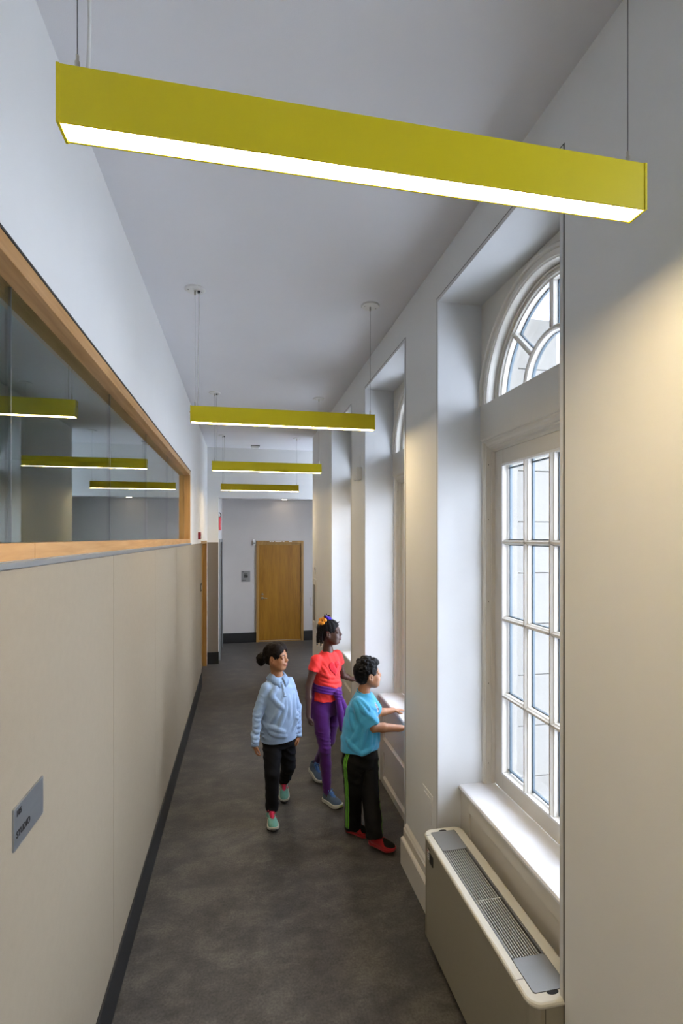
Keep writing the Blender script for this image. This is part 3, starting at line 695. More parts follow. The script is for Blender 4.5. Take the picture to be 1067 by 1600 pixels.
def crease(F_, lines, d, r=.010, proud=.004, k=.014):
    d = unit(d)
    for ln in lines:
        q = A(ln); m = len(q); tt = np.linspace(0, m-1, 5*(m-1)+4); q = np.stack([np.interp(tt, range(m), q[:, c]) for c in range(3)], 1)
        for _ in range(3): q[1:-1] = (q[:-2]+2*q[1:-1]+q[2:])/4
        P = march(F_, q, d)+d*(r-proud); n = len(P); rs = [r*(.35+.65*math.sin(PI*i/(n-1))**.5) if 0 < i < n-1 else r*.35 for i in range(n)]
        for i in range(n): P[i] += d*(r-rs[i])*-.0+d*.003*(1-math.sin(PI*i/(n-1)));
        F_.chain(P, rs, k)
def decal(F_, name, m, parent, origin, c, d, r, u, outline, rings=6, seg=36, off=.0015, dome=0.):
    """flat applique laid on the surface: outline(theta)->(a,b); marched along d"""
    c, d, r, u = (A(q, float) for q in (c, d, r, u)); pts = [c]; tt = [0]
    for i in range(1, rings+1):
        for k in range(seg):
            a, b = outline(2*PI*k/seg); t = i/rings; pts.append(c+r*a*t+u*b*t); tt.append(t)
    P = march(F_, A(pts), d); P -= d*(off+dome*(1-A(tt)**4))[:, None]
    fs = [(0, 1+k, 1+(k+1) % seg, 1+(k+1) % seg) for k in range(seg)]
    mb = MB(); mb.v = [tuple(p-A(origin)) for p in P]; 
    for k in range(seg): mb.f.append((0, 1+k, 1+(k+1) % seg))
    for i in range(rings-1):
        for k in range(seg): mb.f.append((1+i*seg+k, 1+(i+1)*seg+k, 1+(i+1)*seg+(k+1) % seg, 1+i*seg+(k+1) % seg))
    mb.sm = [True]*len(mb.f); o = mb.build(name, m, parent)
    sd = o.modifiers.new('solid', 'SOLIDIFY'); sd.thickness = .0012+dome*.3; sd.offset = 0; return o
def strip(F_, name, m, parent, origin, pts, dirs, wdir, hw, off=.0012):
    """ribbon laid on the surface along pts"""
    rows = []
    for p, d in zip(pts, dirs):
        for s_ in (-1, 0, 1): rows.append((A(p, float)+A(wdir)*hw*s_, d))
    P = march(F_, [q[0] for q in rows], A([unit(q[1]) for q in rows])); P -= A([unit(q[1]) for q in rows])*off
    mb = MB(); mb.v = [tuple(p-A(origin)) for p in P]
    for i in range(len(pts)-1):
        for k in range(2): mb.f.append((i*3+k, i*3+k+1, i*3+3+k+1, i*3+3+k))
    mb.sm = [True]*len(mb.f); o = mb.build(name, m, parent)
    sd = o.modifiers.new('solid', 'SOLIDIFY'); sd.thickness = .0016; sd.offset = 0; return o
def folds(dirn, wl, amp, seed, lo, hi, warp=3., nsc=6., fade=None):
    dirn = unit(dirn)
    def f(x, y, z):
        n1 = vnoise(x, y, z, nsc, seed); n2 = vnoise(x, y, z, nsc*.8, seed+1)
        ph = (x*dirn[0]+y*dirn[1]+z*dirn[2])*2*PI/wl + warp*n1
        w_ = np.clip(n2*1.6+.45, 0, 1); s_ = np.sin(ph); 
        if fade: w_ = w_*np.clip((z-fade[0])/(fade[1]-fade[0]), 0, 1)
        return -amp*w_*(s_*.5+.5)**2
    return f
# ---------------------------------------------------------------- people materials
def skinmat(name, col, rough=.5):
    m = mat(name, col, rough, noise=.05, nscale=25, bump=.08, bscale=400)
    b = m.node_tree.nodes['Principled BSDF']; b.inputs['Subsurface Weight'].default_value = .12; b.inputs['Subsurface Radius'].default_value = (.6, .25, .15); b.inputs['Subsurface Scale'].default_value = .012
    return m
M['skinA'] = skinmat('light_brown_skin', '#9c6a48'); M['lipA'] = mat('lip_rose_brown', '#9c5a4c', .4)
M['skinB'] = skinmat('deep_brown_skin', '#4a2f24', .45); M['lipB'] = mat('lip_dark', '#5c3232', .35)
M['skinC'] = skinmat('warm_tan_skin', '#a87450'); M['lipC'] = mat('lip_tan', '#a05f50', .4)
def hairmat(name, col, bs, rough=.62, st=(1, 1, 1), bump=1.0): return mat(name, col, rough, noise=.3, nscale=60, bump=bump, bscale=bs, spec=.15, stretch=st)
M['hairA'] = hairmat('black_brown_textured_hair', '#17110f', 260); M['hairB'] = hairmat('black_braided_hair', '#0c0b0f', 300, .5); M['hairC'] = hairmat('black_wavy_hair', '#0b0a0d', 180, .5)
M['brow'] = mat('eyebrow_hair', '#241a15', .7)
M['eyew'] = mat('eye_white', '#d9d4cc', .25); M['iris'] = mat('dark_brown_iris', '#2a1710', .2)
def fab(name, col, n=.04, bump=.5, bs=900, rough=.8, sheen=.2): return mat(name, col, rough, noise=n, nscale=18, bump=bump, bscale=bs, spec=.25, sheen=sheen)
M['polo'] = fab('pale_blue_knit', '#93accd'); M['polo2'] = fab('pale_blue_collar_knit', '#819bbd')
M['jean'] = fab('dark_navy_denim', '#0b0d13', .2, sheen=0); M['coral'] = fab('coral_jersey', '#ea3a38', sheen=.05); M['coral2'] = fab('red_felt_applique', '#d41f30')
M['purple'] = fab('purple_leggings', '#480f63', .06); M['purple2'] = fab('purple_sweater_knit', '#56197a', .06)
M['aqua'] = fab('aqua_jersey', '#45a2cd', .05); M['aqua2'] = fab('aqua_neck_rib', '#3a94bf'); M['blackp'] = fab('black_track_fabric', '#060608', .1, .2, 600, .65, 0)
M['lime'] = fab('lime_stripe', '#6fc22c', .03); M['mint'] = fab('mint_mesh', '#6fa79b', .08); M['pink'] = fab('hot_pink_lace', '#d8345a', .05); M['rubberw'] = mat('white_midsole_rubber', '#b9b9ae', .6, noise=.05)
M['rubberk'] = mat('black_outsole_rubber', '#14151a', .6); M['greyblue'] = fab('slate_blue_mesh', '#4e6076', .1); M['bluelace'] = fab('blue_lace', '#4a74b4', .08); M['acid'] = mat('acid_yellow_rubber', '#a3b03a', .5)
M['redrub'] = fab('dark_red_knit', '#951a22', .08); M['blacksock'] = fab('black_sock_knit', '#08080a', .1, sheen=0); M['printw'] = mat('white_screen_print', '#d8dcdf', .7); M['printd'] = mat('dark_plum_print', '#3a2440', .7); M['printp'] = mat('pink_print', '#c2507c', .7)
M['orange'] = fab('orange_scrunchie', '#d98a22', .1); M['violet'] = fab('violet_scrunchie', '#3b1fb0', .1); M['bead'] = mat('cream_bead', '#d8c7a0', .3); M['button'] = mat('pale_blue_button', '#8ea2bd', .3)
# ---------------------------------------------------------------- head, hands, shoes
def frame(yaw, pitch=0, roll=0):
    """yaw: angle of facing from +x (rad, ccw); columns forward,left,up"""
    R = Matrix.Rotation(yaw, 3, 'Z') @ Matrix.Rotation(-pitch, 3, 'Y') @ Matrix.Rotation(roll, 3, 'X'); return A(R)
def add_head(F_, c, R, s, neck_base, nr=.040, cheek=1.0, lips=1.0, nose=1.0):
    c = A(c, float); H = lambda p: c+R@(A(p, float)*s)
    e = lambda p, r, k, op='u', RR=None: F_.ell(H(p), A(r)*s, R if RR is None else R@RR, k*s, op)
    q = lambda a, b, ra, rb, k, op='u': F_.rc(H(a), H(b), ra*s, rb*s, k*s, op)
    F_.chain([H((-.022, 0, -.045)), A(neck_base), A(neck_base)+A((0, 0, -.05))], [nr*s, nr*s*1.06, nr*s*1.3], .02)
    e((-.014, 0, .028), (.090, .070, .080), .02); e((.024, 0, -.022), (.062, .056, .078), .03)
    q((.046, -.016, -.078), (.046, .016, -.078), .026, .026, .035); e((.066, 0, -.088), (.013, .015, .012), .02)
    for y in (-1, 1):
        e((.050, y*.031, -.036), (.027, .024*cheek, .025), .02); q((-.008, y*.052, -.035), (.040, y*.030, -.078), .019, .018, .03)
        e((.084, y*.031, .004), (.012, .016, .010), .014, 's')
        q((.072, y*.012, .023), (.064, y*.048, .022), .009, .007, .016)
        e((.0680, y*.031, .003), (.0155, .0170, .0145), .004)
        e((.0835, y*.031, .002), (.010, .0125, .0048), .002, 's')
        e((.089, y*.0115, -.0285), (.009*nose, .0072*nose, .0065), .007)
        e((-.006, y*.070, -.008), (.019, .0075, .031), .006, 'u', A(Matrix.Rotation(-y*.35, 3, 'Z') @ Matrix.Rotation(.15, 3, 'Y')))
        e((.000, y*.078, -.006), (.010, .0055, .019), .003, 's'); e((.004, y*.073, -.010), (.004, .003, .006), .003)
        e((-.002, y*.069, -.033), (.010, .006, .010), .006)
    q((.081, 0, .012), (.093, 0, -.020), .0068, .0092*nose, .014); e((.0965, 0, -.023), (.0095, .0105*nose, .0085), .008)
    for y in (-1, 1): e((.094, y*.006, -.0325), (.0035, .003, .0025), .002, 's')
    e((.080, 0, -.050), (.015, .025, .018), .014)
    q((.0865, -.016, -.0535), (.0925, 0, -.0508), .004, .0048*lips, .003); q((.0865, .016, -.0535), (.0925, 0, -.0508), .004, .0048*lips, .003)
    q((.0860, -.013, -.0610), (.0900, 0, -.0625), .0045, .0060*lips, .004); q((.0860, .013, -.0610), (.0900, 0, -.0625), .0045, .0060*lips, .004)
    q((.090, -.017, -.0562), (.0965, 0, -.0562), .0013, .0013, .002, 's'); q((.090, .017, -.0562), (.0965, 0, -.0562), .0013, .0013, .002, 's')
    return H
def head_mats(cent, c, R, s):
    L = (cent-A(c))@R/s; x, y, z = L.T; idx = np.zeros(len(cent), np.int32)
    lip = (x > .083) & (np.abs(y) < .0185) & (((z+.0565)/.0115)**2+(y/.0195)**2 < 1)
    br = (x > .055) & (np.abs(z-(.0235-.10*np.abs(np.abs(y)-.032))) < .0033+.00*y) & (np.abs(y) > .013) & (np.abs(y) < .048)
    idx[lip] = 1; idx[br] = 2; return idx
def eyes(parent, H, R, s, org, gaze):
    for y in (-1, 1):
        ct = H((.0665, y*.031, .002)); g = unit(R@A(gaze)); up = A([0, 0, 1.]); a = unit(np.cross(up, g)); b = np.cross(g, a); r = .0142*s
        V_ = []; F3 = []; n = 18; mr = 12; mi = []
        for i in range(mr+1):
            th = PI*i/mr
            for k in range(n): ph = 2*PI*k/n; V_.append(ct+r*(g*math.cos(th)+a*math.sin(th)*math.cos(ph)+b*math.sin(th)*math.sin(ph)))
        for i in range(mr):
            for k in range(n): F3.append((i*n+k, i*n+(k+1) % n, (i+1)*n+(k+1) % n, (i+1)*n+k)); mi.append(1 if i < 2 else 0)
        mesh_np('eye', A(V_), A(F3), [M['eyew'], M['iris']], parent, A(mi), org)
def add_hand(F_, w_, d, n_, lat, s=1.0, curl=.5, spread=.10, thumb=.6):
    """w_: wrist, d: finger direction, n_: palm-facing normal (fingers curl toward it), lat: towards the thumb"""
    d = unit(d); n_ = A(n_, float); n_ = unit(n_-d*(n_@d)); lt = unit(np.cross(n_, d)); 
    if lt@A(lat, float) < 0: lt = -lt
    R = np.stack([d, lt, n_], 1)
    F_.rc(w_-d*.03*s, w_+d*.012*s, .021*s, .019*s, .014); F_.ell(w_+d*.040*s, A((.038, .031, .0135))*s, R, .012)
    for i, (o, L, r) in enumerate(((.0235, .058, .0072), (.008, .064, .0075), (-.0075, .060, .0072), (-.0225, .047, .0064))):
        b = w_+d*(.066-abs(i-1.3)*.004)*s+lt*o*s; f1 = unit(d+lt*spread*(1.4-i)*.6+n_*curl*.35)
        f2 = unit(d*(1-curl*.5)+n_*curl*1.1+lt*spread*(1.4-i)*.5); f3 = unit(d*(1-curl*1.1)+n_*curl*1.7)
        p0 = w_+d*.035*s+lt*o*.8*s; p1 = b; p2 = p1+f1*L*.42*s; p3 = p2+f2*L*.32*s; p4 = p3+f3*L*.26*s
        F_.chain([p0, p1, p2, p3, p4], [r*1.05*s, r*1.1*s, r*s, r*.93*s, r*.8*s], .002)
    t0 = w_+d*.018*s+lt*.018*s; t1 = t0+unit(d*.7+lt*thumb+n_*.35)*.034*s; t2 = t1+unit(d*1.0+lt*thumb*.35+n_*.35)*.026*s; t3 = t2+unit(d+n_*.3)*.018*s
    F_.chain([t0, t1, t2, t3], [.0125*s, .0100*s, .0085*s, .0072*s], .005)
def shoe(parent, org, heel, yaw, pitch, mats_, style, L=.205, name='shoe'):
    s = L/.205; mt = Matrix.Translation(A(heel)-A(org)) @ Matrix.Rotation(yaw, 4, 'Z') @ Matrix.Rotation(pitch, 4, 'Y') @ Matrix.Scale(s, 4)
    sole = Field(); up = Field()
    circ = [(.030, 0, .029), (.075, .002, .027), (.115, .001, .033), (.150, .000, .036), (.170, .002, .031)]
    def foot(grow):
        def f(x, y, z):
            d = 9.
            for i in range(len(circ)-1):
                a, b = circ[i], circ[i+1]; abx, aby = b[0]-a[0], b[1]-a[1]; t = np.clip(((x-a[0])*abx+(y-a[1])*aby)/(abx*abx+aby*aby), 0, 1)
                d = smin(d, np.sqrt((x-a[0]-abx*t)**2+(y-a[1]-aby*t)**2)-(a[2]+(b[2]-a[2])*t), .02)
            return d-grow
        return f
    def slab(grow, z0, z1, toe=.012):
        g = foot(grow)
        def f(x, y, z):
            zz = z-toe*np.clip((x-.14)/.06, 0, 1)**2
            dz = np.maximum(zz-z1, z0-zz); d2 = g(x, y, z)+.004; dz = dz+.004
            return np.sqrt(np.maximum(d2, 0)**2+np.maximum(dz, 0)**2)+np.minimum(np.maximum(d2, dz), 0)-.004
        return f
    lo, hi = (-.02, -.06, -.005), (.22, .06, .06)
    if style == 'black':
        sole.fn(slab(.004, .0, .020), lo, hi)
        up.ell((.150, 0, .026), (.052, .036, .027), k=.02).rc((.05, 0, .040), (.115, 0, .034), .031, .031, .02).rc((.040, 0, .045), (.040, 0, .115), .031, .033, .015)
        up.fn(lambda x, y, z: .012-z, lo, (.25, .1, .2), op='i')
        st = Field(); st.rc((.05, 0, .040), (.115, 0, .034), .034, .033, .02).rc((.040, 0, .045), (.040, 0, .07), .0335, .0345, .015).ell((.150, 0, .024), (.055, .0385, .022), k=.02)
        st.ell((.150, 0, .055), (.042, .027, .035), k=.004, op='s').ell((.085, 0, .085), (.022, .06, .022), k=.004, op='s').fn(lambda x, y, z: .010-z, lo, (.25, .1, .2), op='i').rc((.04, 0, .075), (.04, 0, .12), .029, .029, .002, 's')
        root = build_field(st, name, mats_['strap'], parent, (0, 0, 0), .003, mt)
        build_field(sole, 'sole', mats_['sole'], root, (0, 0, 0), .003); build_field(up, 'sock_upper', mats_['upper'], root, (0, 0, 0), .003)
        return root
    sole.fn(slab(.003, .008, .027), lo, hi); out = Field(); out.fn(slab(.0035, .0, .010), lo, hi)
    if style == 'chunky': sole.fn(lambda x, y, z: np.sqrt((x-.085)**2+(z+.004)**2)-.016, (.05, -.06, -.02), (.12, .06, .02), .006, 's')
    up.ell((.148, 0, .030), (.052, .035, .030), k=.02).rc((.045, 0, .045), (.118, 0, .038), .030, .030, .02).rc((.036, 0, .045), (.038, 0, .078), .029, .029, .015)
    up.rc((.085, 0, .060), (.055, 0, .085), .020, .019, .012).fn(lambda x, y, z: .018-z, lo, (.25, .1, .2), op='i').rc((.038, 0, .082), (.038, 0, .12), .021, .025, .003, 's')
    root = build_field(up, name, mats_['upper'], parent, (0, 0, 0), .003, mt)
    build_field(sole, 'midsole', mats_['sole'], root, (0, 0, 0), .003); build_field(out, 'outsole', mats_['outsole'], root, (0, 0, 0), .003)
    tg = Field(); tg.rc((.132, 0, .056), (.066, 0, .097), .012, .014, .01); build_field(tg, 'tongue', mats_['lace'], root, (0, 0, 0), .003)
    mb = MB()
    for i in range(5):
        x = .128-i*.0135; z = .0615+i*.0085; wy = .015+.001*i
        mb.tube([(x-.004, -wy, z-.004), (x, -wy*.5, z+.006), (x+.003, 0, z+.0085), (x+.006, wy*.5, z+.005), (x+.006, wy, z-.006)], .0024, 6)
        mb.tube([(x-.004, wy, z-.004), (x, wy*.5, z+.007), (x+.003, 0, z+.0095), (x+.006, -wy*.5, z+.006), (x+.006, -wy, z-.006)], .0024, 6)
    for s_ in (-1, 1):
        mb.tube([(.072, 0, .103), (.082, s_*.016, .108), (.088, s_*.028, .098), (.080, s_*.014, .100), (.072, 0, .103)], .0022, 6); mb.tube([(.072, 0, .103), (.09, s_*.012, .094), (.102, s_*.024, .078)], .002, 6)
    mb.build('laces', mats_['lace'], root)
    if style == 'mint':
        c_ = Field(); c_.rc((.036, 0, .072), (.038, 0, .082), .0315, .031, .01).rc((.038, 0, .06), (.038, 0, .12), .0225, .0245, .003, 's'); build_field(c_, 'ankle_collar', mats_['lace'], root, (0, 0, 0), .003)
        t_ = Field(); t_.ell((.190, 0, .016), (.020, .028, .014), k=0); build_field(t_, 'toe_bumper', M['rubberk'], root, (0, 0, 0), .003)
        for s_ in (-1, 1):
            MB().tube([(.06, s_*.030, .030), (.085, s_*.032, .045), (.105, s_*.027, .055)], .004, 6).build('side_stripe', mats_['lace'] if s_ > 0 else M['rubberw'], root)
    else:
        t_ = Field(); t_.ell((.188, 0, .022), (.018, .024, .012), k=0); build_field(t_, 'toe_bumper', M['acid'], root, (0, 0, 0), .003)
        MB().tube([(.086, -.005, .094), (.092, .0, .093), (.086, .006, .094)], .0045, 6).build('lace_lock', M['acid'], root)
    return root
def body_mesh(F_, name, parent, org, mats_, head, spans, coarse=.006, fine=.0024):
    lo, hi = F_.bounds(); cs = [axis_coords(lo[i], hi[i], fine, [(s_[0][i], s_[1][i]) for s_ in spans], coarse) for i in range(3)]
    V_, Fc = snet(F_.grid(*cs), *cs); V_ = relax(V_, Fc, 1, .35)
    return mesh_np(name, V_, Fc, mats_, parent, head_mats(V_[Fc].mean(1), *head), org)
def span(c, r): c = A(c, float); return (c-r, c+r)
def hair_cap(parent, org, c, R, s, m, name, fn, step=.003, rl=1):
    F_ = Field(); fn(F_); mt = Matrix.Translation(A(c)-A(org)) @ Matrix(R.tolist()).to_4x4() @ Matrix.Scale(s, 4)
    return build_field(F_, name, m, parent, (0, 0, 0), step, mt, rl)
def nz(x, y, z, sc, amp, seed): return vnoise(x, y, z, sc, seed)*amp
# ================================================================ GIRL IN THE PALE BLUE POLO SHIRT
def girl_blue():
    org = A((.285, 3.93, 0.)); r = empty('person', org); tag(r, 'girl in pale blue long-sleeved polo and dark trousers walking at left, hair in a puff', 'person')
    U = (.88, .475); V = (.475, -.88)
    hc = A((.264, 3.925, 1.216)); R = frame(math.radians(-30), .02, 0); s = .95
    F_ = Field(); H = add_head(F_, hc, R, s, (.270, 3.937, 1.075), .042, 1.0, .85)
    tors = [(.52, .29, 3.93, .085, .06), (.62, .29, 3.93, .10, .075), (.75, .287, 3.93, .105, .08), (.92, .28, 3.93, .112, .078), (1.0, .275, 3.933, .105, .06), (1.05, .271, 3.936, .055, .045)]
    F_.loft(tors, U, V)
    rs, re, rw = A((.178, 3.868, .995)), A((.118, 3.845, .805)), A((.095, 3.775, .598))
    ls, le, lw = A((.372, 3.968, .995)), A((.432, 4.0, .79)), A((.440, 3.955, .572))
    F_.chain([rs, re, rw], [.034, .026, .019], .02); F_.chain([ls, le, lw], [.034, .026, .019], .02)
    rd = unit(A((.109, 3.735, .50))-rw); ld = unit(A((.432, 3.93, .50))-lw)
    add_hand(F_, rw+rd*.0, rd, (.75, .15, -.1), (.35, -.9, 0), .72, .75, .05); add_hand(F_, lw, ld, (-.8, .2, 0), (-.2, -.9, 0), .72, .8, .05)
    F_.chain([(.235, 3.90, .54), (.226, 3.815, .36), (.224, 3.812, .20), (.224, 3.815, .09)], [.048, .036, .03, .024], .01); F_.chain([(.343, 3.965, .54), (.362, 3.962, .34), (.352, 4.09, .20), (.343, 4.165, .13)], [.048, .036, .03, .024], .01)
    F_.rc((.224, 3.82, .06), (.228, 3.76, .035), .020, .016).rc((.343, 4.17, .11), (.338, 4.12, .06), .020, .014)
    body_mesh(F_, 'body', r, org, [M['skinA'], M['lipA'], M['brow']], (hc, R, s), [span(hc, .115), span(rw+rd*.05, .06), span(lw+ld*.05, .06)])
    eyes(r, H, R, s, org, (1, -.05, .02))
    # shirt
    S = Field(); hem = lambda x, y: .583+.012*np.sin((x-.28)*30)
    st = [(.575, .285, 3.932, .146, .112), (.62, .285, 3.93, .144, .112), (.70, .287, 3.928, .138, .110), (.80, .287, 3.925, .130, .106), (.90, .282, 3.927, .130, .098), (.96, .279, 3.93, .131, .090), (1.0, .276, 3.932, .124, .076), (1.03, .273, 3.935, .094, .062), (1.055, .272, 3.936, .064, .052), (1.07, .272, 3.936, .054, .047)]
    S.loft(st, U, V, n=2.2)
    S.chain([rs+A((.004, .004, -.004)), re, rw+A((0, 0, .015))], [.043, .034, .0275], .014); S.chain([ls+A((-.004, -.004, -.004)), le, lw+A((0, 0, .015))], [.043, .034, .0275], .014)
    S.ell((.274, 3.93, 1.092), (.050, .052, .045), k=.006, op='s')
    lo, hi = (.0, 3.6, .5), (.6, 4.2, 1.1)
    S.fn(folds((.55, 0, .85), .085, .0085, 11, lo, hi, 4.5, 5., (.59, .68)), lo, hi, op='d'); S.fn(folds((.9, 0, -.35), .07, .004, 14, lo, hi, 4., 7., (.59, .68)), lo, hi, op='d')
    S.fn(folds((.5, .1, 1), .045, .0028, 17, lo, hi, 4.5, 12.), (.0, 3.6, .55), (.16, 4.2, .95), op='d'); S.fn(folds((-.5, .1, 1), .045, .0028, 18, lo, hi, 4.5, 12.), (.415, 3.6, .55), (.6, 4.2, .95), op='d')
    cr = lambda *q: [A((.276+.88*u, 3.935+.475*u, z))+A((.475, -.88, 0))*.3 for u, z in q]
    crease(S, [cr((.0, .945), (-.035, .87), (-.075, .80), (-.105, .74)), cr((.012, .93), (.0, .84), (-.04, .75), (-.06, .70)), cr((.03, .93), (.035, .85), (.03, .76)), cr((-.105, .955), (-.06, .88), (-.02, .84)), cr((.105, .93), (.095, .85), (.085, .76), (.09, .68)),
        cr((-.12, .72), (-.07, .69), (-.01, .655)), cr((-.115, .67), (-.06, .645), (-.0, .625)), cr((.115, .80), (.10, .73), (.06, .65)), cr((-.05, 1.0), (-.085, .97), (-.11, .93))], (-.475, .88, 0), .011, .0033, .020)
    for a, b, t0 in ((re, rw, 0), (le, lw, .1)):
        d_ = unit(b-a); 
        for j, t in enumerate((.0, .16, .34, .52, .70, .84)):
            c_ = a+(b-a)*(t+t0); w_ = A((1, .0, .25*(-1)**j)); crease(S, [[c_-w_*.022+A((0, -.2, .006)), c_+A((0, -.2, -.003)), c_+w_*.022+A((0, -.2, .004))]], (0, 1, 0), .007, .0028, .010)
    sh = build_field(S, 'polo_shirt', M['polo'], r, org, .0035, rl=1)
    # hem band, cuffs
    for w_, d in ((rw, re), (lw, le)):
        d = unit(w_-d); mb = MB(); mb.tube([w_+A((0, 0, .020))-d*.002, w_+A((0, 0, .0))+d*.003], [.0290, .0285], 24, cap=False); o = mb.build('cuff', M['polo'], sh); o.location = -org+org*0; o.location = tuple(-org); sd = o.modifiers.new('s', 'SOLIDIFY'); sd.thickness = .003
    # collar
    n = 40; P = []; cx_, cy_ = .272, 3.937
    for i in range(n+1):
        th = math.radians(14+332*i/n); fr = math.cos(th); ux = math.sin(th)
        def pt(rad, z): return (cx_+U[0]*ux*rad+V[0]*fr*rad*1.02-org[0], cy_+U[1]*ux*rad+V[1]*fr*rad*1.02-org[1], z)
        e_ = max(0, (fr-.3)/.7); back = max(0, -fr)
        P.append([pt(.048, 1.052-.028*e_), pt(.050+.003*e_, 1.085-.030*e_-.002*back), pt(.054+.004*e_, 1.086-.030*e_), pt(.070+.006*e_, 1.066-.040*e_), pt(.084+.006*e_, 1.046-.056*e_+.006*back)])
    mb = MB(); mb.loft(P, closed=False, cap=False, smooth=True); o = mb.build('collar', M['polo2'], sh); sd = o.modifiers.new('s', 'SOLIDIFY'); sd.thickness = .003; sd.offset = 1
    Vv = A((V[0], V[1], 0)); Uu = A((U[0], U[1], 0)); cc = A((.272, 3.936, 0))
    zs_ = np.linspace(1.030, .925, 10); pts = [cc+Vv*.2+A((0, 0, z)) for z in zs_]
    strip(S, 'placket', M['polo'], sh, org, pts, [-Vv]*10, Uu, .012, .0015)
    for z in (1.012, .982, .950):
        decal(S, 'button', M['button'], sh, org, cc+Vv*.2+A((0, 0, z)), -Vv, Uu, (0, 0, 1), lambda t: (.0045*math.cos(t), .0045*math.sin(t)), 2, 12, .006, .001)
    # trousers
    T = Field(); T.loft([(.52, .29, 3.935, .112, .088), (.58, .29, 3.932, .124, .098), (.66, .288, 3.93, .122, .094)], U, V)
    T.chain([(.232, 3.90, .56), (.226, 3.815, .36), (.224, 3.812, .20), (.224, 3.815, .115)], [.076, .056, .048, .046], .012); T.chain([(.345, 3.965, .56), (.362, 3.962, .34), (.352, 4.09, .20), (.344, 4.155, .145)], [.074, .056, .046, .044], .012)
    T.rc((.224, 3.815, .128), (.224, 3.815, .108), .051, .050, .006); T.rc((.3445, 4.145, .150), (.342, 4.165, .135), .048, .047, .006)
    lo, hi = (.0, 3.6, .0), (.6, 4.4, .7); T.fn(folds((.5, .2, 1), .06, .005, 21, lo, hi, 4.5, 9.), lo, hi, op='d')
    build_field(T, 'trousers', M['jean'], r, org, .004)
    ms = dict(upper=M['mint'], sole=M['rubberw'], outsole=M['rubberk'], lace=M['pink'])
    shoe(r, org, (.212, 3.858, 0), math.radians(-85), 0, ms, 'mint', .212, 'sneaker'); shoe(r, org, (.346, 4.235, .065), math.radians(-93), .33, ms, 'mint', .212, 'sneaker')
    # hair: drawn back over a centre parting into a puff
    def hf(F):
        F.ell((-.016, 0, .034), (.101, .080, .086)); F.ell((.020, .030, .060), (.060, .045, .055), k=.02); F.ell((.020, -.030, .060), (.060, .045, .055), k=.02)
        F.ell((-.055, 0, -.010), (.055, .062, .060), k=.02); F.ell((-.100, .0, .004), (.025, .025, .022), k=.02)
        F.ell((.078, 0, -.018), (.058, .066, .082), k=.006, op='s'); F.ell((.020, 0, -.095), (.075, .12, .070), k=.006, op='s')
        for y in (-1, 1): F.ell((-.004, y*.078, -.012), (.024, .022, .034), k=.004, op='s')
        F.fn(lambda x, y, z: np.abs(y)*.9-.0025+np.maximum(0, -x-.03), (-.05, -.01, .05), (.11, .01, .14), .008, 's')
        F.rc((.036, -.062, .03), (.040, -.060, -.020), .004, .0015, .004).rc((.036, .062, .03), (.040, .060, -.020), .004, .0015, .004)
        lo, hi = (-.2, -.2, -.2), (.2, .2, .2); F.fn(lambda x, y, z: nz(x, y, z, 55, .003, 31)+nz(x, y, z, 150, .002, 32), lo, hi, op='d')
    hair_cap(r, org, hc, R, s, M['hairA'], 'hair', hf, .0028)
    def bf(F):
        F.ell((-.138, .012, -.022), (.047, .044, .048)); F.ell((-.148, .012, -.050), (.030, .032, .036), k=.02)
        lo, hi = (-.3, -.2, -.2), (.2, .2, .2); F.fn(lambda x, y, z: nz(x, y, z, 50, .006, 33)+nz(x, y, z, 140, .004, 34), lo, hi, op='d')
    hair_cap(r, org, hc, R, s, M['hairA'], 'hair_puff', bf, .0028)
    mb = MB(); mb.tube([H((-.108+.004*math.cos(t), .004+.024*math.cos(t), -.004+.024*math.sin(t)))-org for t in np.linspace(0, 2*PI, 20)], .004, 8); mb.build('hair_tie', M['black'], r)
girl_blue()
